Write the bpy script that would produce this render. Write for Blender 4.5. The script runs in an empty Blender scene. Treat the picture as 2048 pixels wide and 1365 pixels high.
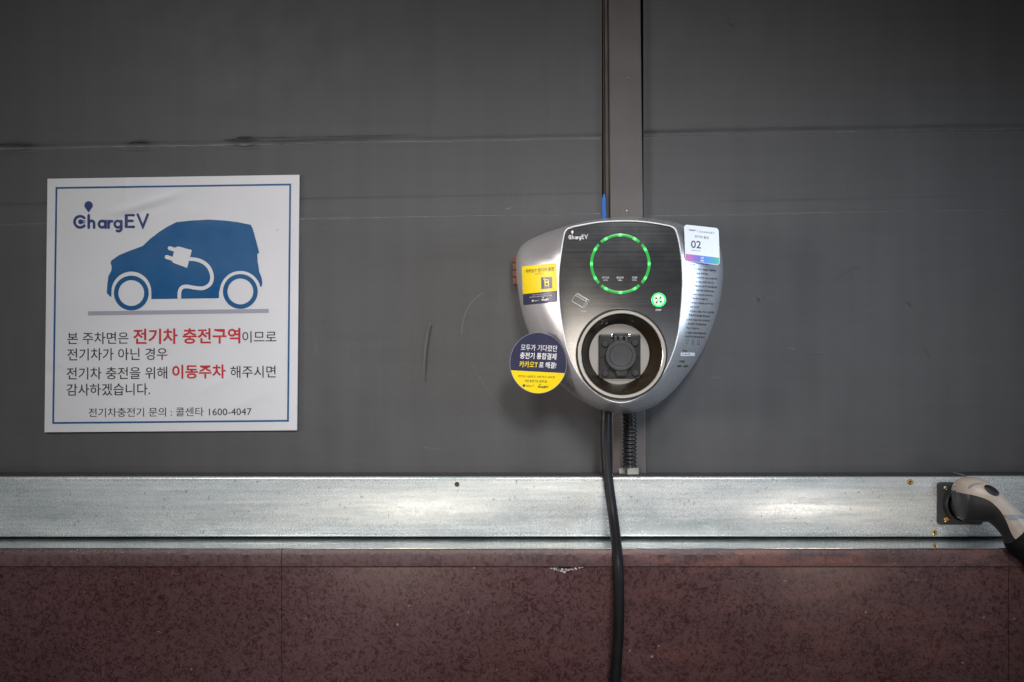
import bpy, bmesh, math, random
from mathutils import Vector
from mathutils.bvhtree import BVHTree
from mathutils.geometry import tessellate_polygon
random.seed(7)
pi, sin, cos = math.pi, math.sin, math.cos
sc = bpy.context.scene
COL = sc.collection

# ------------------------------------------------------------------ camera, world, lamps, exposure
CAMY, CAMZ = -2.0, 1.3
cam = bpy.data.cameras.new('camera'); camo = bpy.data.objects.new('camera', cam); COL.objects.link(camo)
camo.location = (0, CAMY, CAMZ); camo.rotation_euler = (pi / 2, 0, 0)
cam.sensor_width = 36; cam.lens = 36 * 2.0 / 2.048; cam.clip_end = 100; cam.clip_start = 0.02
sc.camera = camo
w = bpy.data.worlds.new('World'); sc.world = w; w.use_nodes = True
bg = w.node_tree.nodes['Background']; bg.inputs[0].default_value = (0.80, 0.88, 1.0, 1); bg.inputs[1].default_value = 0.035
vs = sc.view_settings
vs.view_transform = 'Standard'; vs.look = 'None'; vs.exposure = 0; vs.gamma = 1; vs.use_curve_mapping = False
try:
    sc.cycles.use_denoising = True
    sc.cycles.max_bounces = 8; sc.cycles.sample_clamp_indirect = 6
except Exception: pass

def lamp(name, kind, loc, target, power, col, **kw):
    l = bpy.data.lights.new(name, kind); l.energy = power; l.color = col
    for k, v in kw.items(): setattr(l, k, v)
    o = bpy.data.objects.new(name, l); COL.objects.link(o); o.location = loc
    o.rotation_euler = (Vector(target) - Vector(loc)).to_track_quat('-Z', 'Y').to_euler()
    return o
# two soft lamps of the parking bay, above and behind the camera
lamp('bay_lamp_left', 'SPOT', (-1.10, -2.8, 3.05), (-0.54, 0, 1.14), 222, (1.0, 0.985, 0.97), spot_size=math.radians(36), spot_blend=1.0, shadow_soft_size=0.40)
lamp('bay_lamp_right', 'SPOT', (0.60, -2.8, 3.05), (0.22, 0, 0.95), 285, (1.0, 0.985, 0.965), spot_size=math.radians(35), spot_blend=1.0, shadow_soft_size=0.40)
# added unseen fills, narrow beams that brighten the charger's flanks
lamp('side_fill_left', 'AREA', (-1.8, -1.0, 1.55), (0.10, -0.08, 1.38), 1.15, (1.0, 0.90, 0.87), shape='RECTANGLE', size=0.6, size_y=0.8, spread=math.radians(23))
lamp('side_fill_right', 'AREA', (2.3, -1.0, 1.50), (0.38, -0.08, 1.34), 1.1, (0.58, 0.76, 1.0), shape='RECTANGLE', size=0.6, size_y=0.8, spread=math.radians(23))
# daylit far side of the bay, a sunlit patch in it, and low lamps that glint in the steel rail
lamp('daylight_opening', 'AREA', (0.0, -8.0, 0.70), (0, 0, 1.0), 15, (0.94, 0.96, 1.0), shape='RECTANGLE', size=8.0, size_y=1.3)
lamp('sunlit_patch', 'AREA', (0.15, -7.9, 0.98), (0, 0, 1.2), 15, (1.0, 0.86, 0.68), shape='RECTANGLE', size=1.5, size_y=0.75)
lamp('low_lamp_a', 'AREA', (-0.62, -4.0, 0.30), (0, 0, 1.0), 6.5, (1.0, 0.86, 0.70), shape='RECTANGLE', size=0.5, size_y=0.16)
lamp('low_lamp_b', 'AREA', (1.70, -4.0, 0.33), (0.8, 0, 1.0), 6, (1.0, 0.86, 0.74), shape='RECTANGLE', size=0.28, size_y=0.28)

# ------------------------------------------------------------------ helpers
def P(px, py, y):                     # photograph pixel at depth y (wall plane y = 0) -> point
    s = (y - CAMY) / 2.0
    return Vector(((px - 1024) / 1000 * s, y, CAMZ + (682.5 - py) / 1000 * s))
def to_px(v):
    s = (v.y - CAMY) / 2.0
    return 1024 + v.x / s * 1000, 682.5 - (v.z - CAMZ) / s * 1000

ORG = {}
def thing(name, label, cat, loc, group=None):
    o = bpy.data.objects.new(name, None); COL.objects.link(o); o.location = loc; o.empty_display_size = 0.05
    o['label'] = label; o['category'] = cat
    if group: o['group'] = group
    ORG[o] = Vector(loc); return o
def mk(name, verts, faces, mat, parent=None, smooth=False, label=None, auto=None):
    me = bpy.data.meshes.new(name)
    org = ORG.get(parent, Vector((0, 0, 0)))
    me.from_pydata([tuple(Vector(v) - org) for v in verts], [], faces)
    me.validate()
    bm = bmesh.new(); bm.from_mesh(me); bmesh.ops.recalc_face_normals(bm, faces=bm.faces) if smooth != 'raw' else None
    bm.to_mesh(me); bm.free()
    o = bpy.data.objects.new(name, me); COL.objects.link(o)
    if parent: o.parent = parent
    ORG[o] = org
    if mat: me.materials.append(mat)
    if smooth is True: me.polygons.foreach_set('use_smooth', [True] * len(me.polygons))
    if auto is not None:
        me.polygons.foreach_set('use_smooth', [True] * len(me.polygons))
        me.set_sharp_from_angle(angle=math.radians(auto))
    if label: o['label'] = label
    return o
def box(x0, x1, y0, y1, z0, z1, bev=0.0, seg=2):
    bm = bmesh.new()
    bmesh.ops.create_cube(bm, size=1)
    for v in bm.verts:
        v.co = Vector(((x0 + x1) / 2 + v.co.x * (x1 - x0), (y0 + y1) / 2 + v.co.y * (y1 - y0), (z0 + z1) / 2 + v.co.z * (z1 - z0)))
    if bev: bmesh.ops.bevel(bm, geom=list(bm.edges), offset=bev, segments=seg, affect='EDGES', profile=0.5)
    vs_ = [v.co.copy() for v in bm.verts]; bm.verts.index_update()
    fs = [[v.index for v in f.verts] for f in bm.faces]; bm.free()
    return vs_, fs
def grid(fn, us, ws):
    v = [fn(a, b) for b in ws for a in us]; n = len(us)
    f = [(j * n + i, j * n + i + 1, (j + 1) * n + i + 1, (j + 1) * n + i) for j in range(len(ws) - 1) for i in range(n - 1)]
    return v, f
def loft(rings, closed=True, cap0=False, cap1=False):
    n = len(rings[0]); v = [p for r in rings for p in r]; f = []
    for j in range(len(rings) - 1):
        for i in range(n if closed else n - 1):
            k = (i + 1) % n
            f.append((j * n + i, j * n + k, (j + 1) * n + k, (j + 1) * n + i))
    if cap0: f.append(tuple(range(n)))
    if cap1: f.append(tuple(range((len(rings) - 1) * n, len(rings) * n)))
    return v, f
def merge(parts):
    V, F = [], []
    for v, f in parts:
        o = len(V); V += list(v); F += [tuple(i + o for i in q) for q in f]
    return V, F
def catmull(pts, n=8, closed=True):
    out = []; m = len(pts)
    rng = range(m) if closed else range(m - 1)
    for i in rng:
        if closed: p = [pts[(i + k) % m] for k in (-1, 0, 1, 2)]
        else: p = [pts[max(i - 1, 0)], pts[i], pts[i + 1], pts[min(i + 2, m - 1)]]
        for s in range(n):
            t = s / n
            out.append(tuple(0.5 * (2 * p[1][c] + (p[2][c] - p[0][c]) * t + (2 * p[0][c] - 5 * p[1][c] + 4 * p[2][c] - p[3][c]) * t * t
                      + (3 * p[1][c] - p[0][c] - 3 * p[2][c] + p[3][c]) * t ** 3) for c in range(len(p[0]))))
    if not closed: out.append(tuple(pts[-1]))
    return out
def tube(path, rad, n=16, cap=True):
    rings = []; m = len(path)
    for i, p in enumerate(path):
        p = Vector(p); t = (Vector(path[min(i + 1, m - 1)]) - Vector(path[max(i - 1, 0)])).normalized()
        a = t.orthogonal() if abs(t.y) > 0.95 else t.cross(Vector((0, 1, 0))); a.normalize(); b = t.cross(a)
        r = rad[i] if isinstance(rad, (list, tuple)) else rad
        rings.append([p + a * (r * cos(2 * pi * k / n)) + b * (r * sin(2 * pi * k / n)) for k in range(n)])
    return loft(rings, True, cap, cap)
def lathe_y(c, prof, n=64, cap=False):   # profile (radius, y) about an axis along Y through c.x, c.z
    rings = [[Vector((c.x + r * cos(2 * pi * k / n), y, c.z + r * sin(2 * pi * k / n))) for k in range(n)] for r, y in prof]
    return loft(rings, True, False, cap)
def lathe_z(c, prof, n=32, cap0=False, cap1=False):
    rings = [[Vector((c[0] + r * cos(2 * pi * k / n), c[1] + r * sin(2 * pi * k / n), z)) for k in range(n)] for r, z in prof]
    return loft(rings, True, cap0, cap1)
def prism(pts, yb, yf, bev=0.0):         # pixel outline at depth yf extruded straight back to yb, chamfered front edge
    W = [P(x, y, yf) for x, y in pts]; n = len(W)
    c = sum(W, Vector()) / n
    area = sum(W[i].x * W[(i + 1) % n].z - W[(i + 1) % n].x * W[i].z for i in range(n))
    sg = 1 if area > 0 else -1
    ins = []
    for i in range(n):
        t = (W[(i + 1) % n] - W[i - 1]); t.normalize()
        ins.append(W[i] + Vector((-t.z, 0, t.x)) * (sg * bev))
    r = [[Vector((p.x, yb, p.z)) for p in W]]
    if bev:
        r.append([Vector((p.x, yf + bev, p.z)) for p in W])
        r.append([W[i].lerp(ins[i], 0.3) + Vector((0, bev * 0.3, 0)) for i in range(n)])
        r.append(ins)
    else: r.append(W)
    v, f = loft(r, True)
    cap = r[-1]; o = len(v) - n
    for t in tessellate_polygon([cap]): f.append(tuple(o + i for i in t))
    return v, f
def rrect(x0, y0, x1, y1, r, n=6):
    o = []
    for cx, cy, a in ((x1 - r, y0 + r, -pi / 2), (x1 - r, y1 - r, 0), (x0 + r, y1 - r, pi / 2), (x0 + r, y0 + r, pi)):
        for k in range(n + 1):
            o.append((cx + r * cos(a + k * pi / 2 / n), cy + r * sin(a + k * pi / 2 / n)))
    return o
def circ(cx, cy, r, n=40, ry=None):
    ry = ry or r
    return [(cx + r * cos(2 * pi * k / n), cy + ry * sin(2 * pi * k / n)) for k in range(n)]

# ------------------------------------------------------------------ materials
class N:
    def __init__(s, name):
        s.m = bpy.data.materials.new(name); s.m.use_nodes = True; s.t = s.m.node_tree; s.b = s.t.nodes['Principled BSDF']
        s.tc = s.t.nodes.new('ShaderNodeTexCoord')
    def set(s, **k):
        for a, v in k.items():
            i = s.b.inputs[a.replace('_', ' ')]
            if isinstance(v, (int, float)): i.default_value = v
            elif isinstance(v, tuple): i.default_value = v if len(v) == 4 or len(v) != 3 else (*v, 1)
            else: s.t.links.new(v, i)
        return s
    def node(s, t, **k):
        n = s.t.nodes.new(t)
        for a, v in k.items(): setattr(n, a, v)
        return n
    def map(s, scale=(1, 1, 1), rot=(0, 0, 0), loc=(0, 0, 0), src=None):
        n = s.node('ShaderNodeMapping'); n.inputs['Scale'].default_value = scale; n.inputs['Rotation'].default_value = rot; n.inputs['Location'].default_value = loc
        s.t.links.new(src or s.geo(), n.inputs[0]); return n.outputs[0]
    def geo(s):
        if not hasattr(s, '_g'): s._g = s.node('ShaderNodeNewGeometry').outputs['Position']
        return s._g
    def noise(s, scale, detail=4, rough=0.55, vec=None, dist=0.0):
        n = s.node('ShaderNodeTexNoise'); n.inputs['Scale'].default_value = scale; n.inputs['Detail'].default_value = detail
        n.inputs['Roughness'].default_value = rough; n.inputs['Distortion'].default_value = dist
        s.t.links.new(vec or s.geo(), n.inputs['Vector']); return n.outputs['Fac']
    def ramp(s, fac, stops, interp='LINEAR'):
        n = s.node('ShaderNodeValToRGB'); cr = n.color_ramp; cr.interpolation = interp
        while len(cr.elements) < len(stops): cr.elements.new(0.5)
        for e, (p, c) in zip(cr.elements, stops):
            e.position = p; e.color = (*c, 1) if isinstance(c, tuple) else (c, c, c, 1)
        s.t.links.new(fac, n.inputs[0]); return n.outputs[0]
    def mix(s, f, a, b, mode='MIX'):
        n = s.node('ShaderNodeMix'); n.data_type = 'RGBA'; n.blend_type = mode
        for i, v in ((0, f), (6, a), (7, b)):
            if isinstance(v, (int, float)): n.inputs[i].default_value = v if i == 0 else (v, v, v, 1)
            elif isinstance(v, tuple): n.inputs[i].default_value = (*v, 1)
            else: s.t.links.new(v, n.inputs[i])
        return n.outputs[2]
    def math(s, op, a, b=0.0):
        n = s.node('ShaderNodeMath', operation=op)
        for i, v in enumerate((a, b)):
            if isinstance(v, (int, float)): n.inputs[i].default_value = v
            else: s.t.links.new(v, n.inputs[i])
        return n.outputs[0]
    def bump(s, h, strength=0.2, dist=0.001):
        n = s.node('ShaderNodeBump'); n.inputs['Strength'].default_value = strength; n.inputs['Distance'].default_value = dist
        s.t.links.new(h, n.inputs['Height']); s.t.links.new(n.outputs[0], s.b.inputs['Normal']); return s
    def xyz(s):
        n = s.node('ShaderNodeSeparateXYZ'); s.t.links.new(s.geo(), n.inputs[0]); return n.outputs
def simple(name, col, rough=0.5, metal=0.0, var=0.0, scale=60, spec=0.5, **k):
    n = N(name); n.set(Roughness=rough, Metallic=metal, Specular_IOR_Level=spec, **k)
    if var:
        f = n.noise(scale, 5)
        n.set(Base_Color=n.ramp(f, [(0.3, tuple(c * (1 - var) for c in col)), (0.7, tuple(min(1, c * (1 + var)) for c in col))]))
        n.set(Roughness=n.ramp(n.noise(scale * 0.7, 5), [(0.3, max(0, rough - 0.08)), (0.7, rough + 0.08)]))
    else: n.set(Base_Color=col)
    return n.m

def wall_mat():
    n = N('painted_wall')
    big = n.noise(1.6, 3); mid = n.noise(14, 5, 0.6)
    streak = n.noise(1, 4, 0.6, n.map((3, 1, 60)))
    weave_h = n.noise(1, 2, 0.5, n.map((30, 1, 900))); weave_v = n.noise(1, 2, 0.5, n.map((700, 1, 20)))
    c = n.ramp(big, [(0.3, (0.065, 0.065, 0.068)), (0.7, (0.079, 0.079, 0.083))])
    c = n.mix(0.35, c, n.ramp(mid, [(0.3, 0.062), (0.7, 0.094)]), 'MIX')
    c = n.mix(0.12, c, n.ramp(streak, [(0.35, 0.062), (0.65, 0.105)]))
    c = n.mix(0.25, c, n.mix(1, c, n.ramp(weave_h, [(0.3, 0.80), (0.7, 1.2)]), 'MULTIPLY'))
    vst = n.noise(1, 4, 0.6, n.map((26, 1, 1.6))); c = n.mix(0.16, c, n.ramp(vst, [(0.35, 0.058), (0.65, 0.106)]))
    spot = n.ramp(n.noise(110, 2, 0.4), [(0.80, 0.0), (0.84, 1.0)])
    c = n.mix(n.math('MULTIPLY', spot, 0.35), c, (0.3, 0.29, 0.28))
    n.set(Base_Color=c, Roughness=n.ramp(mid, [(0.3, 0.5), (0.7, 0.64)]), Specular_IOR_Level=0.32)
    h = n.math('ADD', n.math('ADD', weave_h, weave_v), n.math('MULTIPLY', n.noise(260, 3), 0.7))
    return n.bump(h, 0.07, 0.0005).m
def galv_mat():
    n = N('galvanised_steel')
    sp = n.noise(330, 3, 0.75); mid = n.noise(7, 5, 0.65, n.map((1, 1, 2.6))); streak = n.noise(1, 5, 0.7, n.map((4, 1, 150)))
    vor = n.node('ShaderNodeTexVoronoi'); vor.inputs['Scale'].default_value = 210; n.t.links.new(n.geo(), vor.inputs['Vector'])
    cell = n.node('ShaderNodeSeparateXYZ'); n.t.links.new(vor.outputs['Color'], cell.inputs[0])
    smear = n.noise(1, 5, 0.65, n.map((3, 1, 22), (0, 0.10, 0)), 1.6)
    c = n.ramp(sp, [(0.30, (0.36, 0.375, 0.38)), (0.5, (0.66, 0.68, 0.685)), (0.70, (0.92, 0.93, 0.93))])
    c = n.mix(0.30, c, n.ramp(cell.outputs[0], [(0.0, (0.42, 0.44, 0.45)), (1.0, (0.90, 0.90, 0.90))]))
    c = n.mix(0.45, c, n.ramp(mid, [(0.35, (0.38, 0.46, 0.47)), (0.65, (0.82, 0.83, 0.825))]))
    c = n.mix(0.28, c, n.ramp(streak, [(0.35, (0.33, 0.35, 0.36)), (0.65, (0.88, 0.89, 0.89))]))
    rub = n.ramp(n.noise(1, 5, 0.7, n.map((7, 1, 60), (0, 0.16, 0), (1.3, 0, 0.4))), [(0.60, 0.0), (0.70, 1.0)])
    c = n.mix(n.math('MULTIPLY', rub, 0.35), c, (0.95, 0.95, 0.95))
    gr = n.ramp(n.noise(1, 5, 0.7, n.map((5, 1, 44), (0, -0.05, 0), (4.3, 0, 2.4))), [(0.62, 0.0), (0.74, 1.0)])
    c = n.mix(n.math('MULTIPLY', gr, 0.45), c, (0.26, 0.25, 0.24))
    pit = n.ramp(n.noise(150, 2, 0.5), [(0.70, 0.0), (0.73, 1.0)])
    c = n.mix(n.math('MULTIPLY', pit, 0.7), c, (0.14, 0.12, 0.10))
    c = n.mix(1, c, (0.95, 0.985, 0.99), 'MULTIPLY')
    r = n.ramp(n.mix(0.5, sp, smear), [(0.35, 0.16), (0.65, 0.36)])
    n.set(Base_Color=c, Metallic=0.42, Roughness=r)
    hgt = n.math('ADD', n.math('MULTIPLY', sp, 0.6), n.math('MULTIPLY', streak, 0.3))
    return n.bump(hgt, 0.18, 0.0006).m
def granite_mat(name='polished_granite', wear=0.0, rough=0.2):
    n = N(name)
    wv = n.noise(58, 2, 0.5, None, 1.6); worm = n.noise(82, 3, 0.62, None, 2.4); big = n.noise(2.2, 5, 0.6); fine = n.noise(600, 3, 0.7)
    c = n.ramp(worm, [(0.40, (0.044, 0.020, 0.021)), (0.47, (0.068, 0.037, 0.038)), (0.58, (0.092, 0.058, 0.059))])
    c = n.mix(n.ramp(wv, [(0.48, 0.0), (0.60, 0.65)]), c, (0.102, 0.066, 0.069))
    c = n.mix(0.75, c, n.mix(1, c, n.ramp(big, [(0.3, (0.80, 0.58, 0.56)), (0.5, (1.0, 0.92, 0.92)), (0.7, (1.28, 1.24, 1.30))]), 'MULTIPLY'))
    c = n.mix(1, c, (1.0, 0.87, 0.91), 'MULTIPLY')
    c = n.mix(0.25, c, n.mix(1, c, n.ramp(fine, [(0.3, 0.5), (0.7, 1.5)]), 'MULTIPLY'))
    X, Y, Z = n.xyz()
    # rubbed reddish wear on the coping, towards the right-hand part of the wall
    if wear:
        m = n.ramp(n.noise(1, 4, 0.62, n.map((9, 9, 26))), [(0.47, 0.0), (0.62, 1.0)])
        side = n.ramp(n.math('ADD', n.math('MULTIPLY', X, 0.8), 0.45), [(0.35, 0.05), (0.75, 1.0)])
        grit = n.ramp(n.noise(330, 3, 0.7), [(0.40, 0.25), (0.6, 1.0)])
        c = n.mix(n.math('MULTIPLY', n.math('MULTIPLY', n.math('MULTIPLY', m, side), grit), wear), c, (0.20, 0.085, 0.070))
    sp = n.ramp(n.noise(85, 1, 0.4, n.map(loc=(3.1, 0, 1.7))), [(0.795, 0.0), (0.815, 1.0)])
    c = n.mix(n.math('MULTIPLY', sp, 0.8), c, (0.32, 0.20, 0.18))
    n.set(Base_Color=c, Roughness=n.ramp(n.mix(0.5, worm, fine), [(0.35, rough), (0.65, rough + 0.10)]), Specular_IOR_Level=0.5)
    return n.bump(n.math('ADD', worm, fine), 0.05, 0.0004).m
def steel_mat(name, col, r0, r1, grain=(2, 2, 900), k=0.5):
    n = N(name)
    b = n.noise(1, 3, 0.6, n.map(grain)); mid = n.noise(30, 4)
    scr = n.ramp(n.noise(1, 2, 0.5, n.map((18, 18, 500), (0, 0.5, 0))), [(0.70, 0.0), (0.74, 1.0)])
    c = n.mix(k, col, n.mix(1, col, n.ramp(b, [(0.3, 0.75), (0.7, 1.2)]), 'MULTIPLY'))
    n.set(Base_Color=c, Metallic=1.0, Roughness=n.ramp(n.mix(0.4, b, mid), [(0.3, r0), (0.7, r1)]))
    return n.bump(n.math('ADD', b, n.math('MULTIPLY', scr, 0.3)), 0.05 * k, 0.0002).m if k > 0.15 else n.m
def sheet_mat():
    n = N('white_vinyl'); X, Y, Z = n.xyz()
    g = n.noise(5, 5, 0.6); s = n.ramp(n.noise(1, 5, 0.65, n.map((9, 1, 16), (0, 0.5, 0))), [(0.60, 0.0), (0.75, 1.0)])
    low = n.ramp(n.math('SUBTRACT', 1.32, Z), [(0.0, 0.15), (0.25, 1.0)])
    c = n.ramp(g, [(0.3, (0.60, 0.60, 0.62)), (0.7, (0.655, 0.65, 0.665))])
    c = n.mix(n.math('MULTIPLY', n.math('MULTIPLY', s, low), 0.75), c, (0.42, 0.40, 0.37))
    sp = n.ramp(n.noise(70, 2, 0.5), [(0.78, 0.0), (0.82, 1.0)])
    c = n.mix(n.math('MULTIPLY', sp, 0.35), c, (0.25, 0.24, 0.22))
    n.set(Base_Color=c, Roughness=0.38, Specular_IOR_Level=0.4)
    return n.bump(n.noise(14, 3), 0.06, 0.002).m
M = dict(
    wall=wall_mat(), galv=galv_mat(), granite=granite_mat(wear=0.35, rough=0.16),
    coping=granite_mat('coping_granite', wear=1.0, rough=0.42), ledge=granite_mat('polished_ledge', wear=0.1, rough=0.045),
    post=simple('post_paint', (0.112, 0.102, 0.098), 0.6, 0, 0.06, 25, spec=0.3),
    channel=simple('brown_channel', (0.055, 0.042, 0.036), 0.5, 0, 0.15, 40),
    dark=simple('dark_gap', (0.012, 0.012, 0.013), 0.8),
    mortar=simple('dark_mortar', (0.035, 0.022, 0.022), 0.9),
    blue_film=simple('blue_film', (0.01, 0.13, 0.50), 0.35, 0, 0.1, 60),
    sheet=sheet_mat(),
    ink_blue=simple('blue_ink', (0.004, 0.082, 0.225), 0.34, 0, 0.05, 20),
    ink_navy=simple('navy_ink', (0.016, 0.038, 0.155), 0.36),
    ink_black=simple('black_ink', (0.014, 0.014, 0.016), 0.4),
    ink_red=simple('red_ink', (0.47, 0.016, 0.022), 0.4),
    ink_grey=simple('grey_ink', (0.30, 0.31, 0.36), 0.4),
    ink_white=simple('white_ink', (0.82, 0.82, 0.82), 0.4),
    ink_yellow=simple('yellow_ink', (0.86, 0.68, 0.005), 0.35),
    ink_green=simple('green_ink', (0.02, 0.22, 0.12), 0.4),
    yellow=simple('yellow_vinyl', (0.84, 0.64, 0.004), 0.42, 0, 0.03, 30),
    navy=simple('navy_vinyl', (0.030, 0.032, 0.072), 0.36, 0, 0.05, 30),
    card=simple('white_card', (0.80, 0.80, 0.81), 0.35),
    housing=steel_mat('satin_housing', (0.66, 0.65, 0.655), 0.27, 0.29, grain=(3, 3, 60), k=0.03),
    face=steel_mat('brushed_face', (0.37, 0.38, 0.40), 0.14, 0.20, k=0.16),
    bezel=steel_mat('bezel_metal', (0.62, 0.605, 0.58), 0.28, 0.34, k=0.1),
    plate=steel_mat('back_plate_metal', (0.43, 0.43, 0.43), 0.32, 0.40, k=0.2),
    trim=simple('white_trim', (0.90, 0.90, 0.90), 0.25),
    recess=simple('recess_plastic', (0.022, 0.016, 0.009), 0.24),
    gasket=simple('black_gasket', (0.012, 0.012, 0.013), 0.5),
    plastic=simple('black_plastic', (0.030, 0.030, 0.032), 0.45, 0, 0.15, 90),
    plastic_lo=simple('cap_plastic', (0.044, 0.044, 0.047), 0.42, 0, 0.12, 70),
    rubber=simple('cable_rubber', (0.0085, 0.0085, 0.010), 0.5, 0, 0.25, 50, spec=0.22),
    hose=simple('conduit_plastic', (0.015, 0.015, 0.016), 0.28, 0, 0.1, 80),
    silver=simple('nickel', (0.66, 0.65, 0.60), 0.25, 1.0, 0.1, 60),
    zinc=simple('zinc_plated', (0.62, 0.64, 0.61), 0.32, 1.0, 0.15, 60),
    brass=simple('brass', (0.62, 0.40, 0.13), 0.28, 1.0, 0.2, 120),
    copper=simple('copper_brown', (0.16, 0.060, 0.028), 0.35, 0.3, 0.25, 80),
    beige=simple('beige_plastic', (0.56, 0.475, 0.40), 0.33, 0, 0.10, 35),
    beige_in=simple('grey_inlay', (0.33, 0.33, 0.34), 0.35),
    chip=simple('granite_chip', (0.55, 0.55, 0.55), 0.6, 0, 0.4, 300),
)
def led_mat():
    n = N('green_led_lens'); tc = n.tc.outputs['Object']
    sx = n.node('ShaderNodeSeparateXYZ'); n.t.links.new(tc, sx.inputs[0])
    a = n.math('ARCTAN2', sx.outputs[2], sx.outputs[0])
    p = n.math('ADD', n.math('MULTIPLY', n.math('COSINE', n.math('MULTIPLY', a, 12.0)), 0.5), 0.5)
    p = n.math('POWER', p, 7.0)
    n.set(Base_Color=(0.02, 0.22, 0.05), Roughness=0.3, Emission_Color=n.mix(p, (0.001, 0.40, 0.03), (0.16, 1.0, 0.24)), Emission_Strength=n.math('ADD', 0.62, n.math('MULTIPLY', p, 0.75)))
    return n.m
def glow(name, c, s):
    n = N(name); n.set(Base_Color=c, Roughness=0.3, Emission_Color=c, Emission_Strength=s); return n.m
M['led'] = led_mat(); M['btn_glow'] = glow('button_glow', (0.02, 0.75, 0.12), 0.9); M['btn_white'] = glow('button_lit_face', (0.45, 0.95, 0.50), 0.8)
def rainbow_mat():
    n = N('gradient_print'); X, Y, Z = n.xyz()
    x0 = P(1370, 525, -0.12).x; x1 = P(1440, 525, -0.09).x
    f = n.math('DIVIDE', n.math('SUBTRACT', X, x0), x1 - x0)
    n.set(Base_Color=n.ramp(f, [(0.0, (0.62, 0.10, 0.36)), (0.3, (0.12, 0.09, 0.52)), (0.55, (0.01, 0.20, 0.62)), (0.8, (0.0, 0.33, 0.36)), (1.0, (0.08, 0.50, 0.09))]), Roughness=0.35)
    return n.m
M['rainbow'] = rainbow_mat()
lb = M['ledge'].node_tree.nodes['Principled BSDF']; lb.inputs['IOR'].default_value = 2.2; lb.inputs['Coat Weight'].default_value = 0.8; lb.inputs['Coat IOR'].default_value = 1.7; lb.inputs['Coat Roughness'].default_value = 0.05
hb = M['housing'].node_tree.nodes['Principled BSDF']; hb.inputs['Metallic'].default_value = 0.74; hb.inputs['Coat Weight'].default_value = 0.25; hb.inputs['Coat Roughness'].default_value = 0.08

# ------------------------------------------------------------------ flat print: polygons, strokes and lettering laid on a surface
def poly_tris(pts):
    return [(x, y, 0.0) for x, y in pts], [tuple(t) for t in tessellate_polygon([[Vector((x, y, 0)) for x, y in pts]])]
def annulus(cx, cy, r0, r1, n=48, a0=0, a1=2 * pi):
    full = abs(a1 - a0 - 2 * pi) < 1e-6; v, f = [], []
    m = n if full else n + 1
    for k in range(m):
        a = a0 + (a1 - a0) * k / n
        v += [(cx + r0 * cos(a), cy - r0 * sin(a), 0), (cx + r1 * cos(a), cy - r1 * sin(a), 0)]
    for k in range(n):
        j = (k + 1) % m
        f.append((2 * k, 2 * j, 2 * j + 1, 2 * k + 1))
    return v, f
def stroke(pts, wd, lift=0.0, closed=False, cap=True):
    n = len(pts); v, f = [], []; L, R = [], []
    for i, p in enumerate(pts):
        a = pts[i - 1] if (i > 0 or closed) else p; b = pts[(i + 1) % n] if (i < n - 1 or closed) else p
        tx, ty = b[0] - a[0], b[1] - a[1]; l = math.hypot(tx, ty) or 1
        k = 1.0
        if a != p and b != p:
            d1 = (p[0] - a[0], p[1] - a[1]); d2 = (b[0] - p[0], b[1] - p[1])
            c = (d1[0] * d2[0] + d1[1] * d2[1]) / ((math.hypot(*d1) * math.hypot(*d2)) or 1)
            k = 1 / max(0.45, math.sqrt(max(0.0, (1 + c) / 2)))
        nx, ny = -ty / l * wd / 2 * k, tx / l * wd / 2 * k
        L.append((p[0] + nx, p[1] + ny)); R.append((p[0] - nx, p[1] - ny))
    for a, b in zip(L, R): v += [(*a, lift), (*b, lift)]
    for i in range(n if closed else n - 1):
        j = (i + 1) % n; f.append((2 * i, 2 * j, 2 * j + 1, 2 * i + 1))
    if cap and not closed:
        for i, sgn in ((0, -1), (n - 1, 1)):
            a, b = Vector(L[i]), Vector(R[i]); c = (a + b) / 2; base = len(v); r = (a - b) / 2
            t = Vector((r.y, -r.x)) * sgn
            arc = [c + r * cos(pi * k / 6) + t * sin(pi * k / 6) for k in range(7)]
            v += [(q.x, q.y, lift) for q in arc]; f.append(tuple(range(base, base + 7)))
    return v, f
_cache = {}
def glyphs(s, bold=0.0):
    key = (s, bold)
    if key in _cache: return _cache[key]
    cu = bpy.data.curves.new('tmp', 'FONT'); cu.body = s; cu.size = 1; cu.resolution_u = 3; cu.offset = bold
    o = bpy.data.objects.new('tmp', cu); COL.objects.link(o)
    dg = bpy.context.evaluated_depsgraph_get(); me = bpy.data.meshes.new_from_object(o.evaluated_get(dg))
    v = [tuple(x.co) for x in me.vertices]; f = [tuple(p.vertices) for p in me.polygons]
    bpy.data.objects.remove(o); bpy.data.curves.remove(cu); bpy.data.meshes.remove(me)
    _cache[key] = (v, f); return v, f
def text(s, x0, y0, x1, y1, slope=0.0, bold=0.0, ital=0.0):
    v, f = glyphs(s, bold)
    ax, bx = min(p[0] for p in v), max(p[0] for p in v); ay, by = min(p[1] for p in v), max(p[1] for p in v)
    out = []
    for p in v:
        u = (p[0] - ax) / (bx - ax); t = (p[1] - ay) / (by - ay)
        x = x0 + u * (x1 - x0); y = y1 - t * (y1 - y0)
        x += ital * (y1 - y); y += slope * (x - x0); out.append((x, y, 0.0))
    return out, f
def scaled(g, sx, sy, ox, oy):
    return [(ox + p[0] * sx, oy + p[1] * sy, p[2]) for p in g[0]], g[1]
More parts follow.
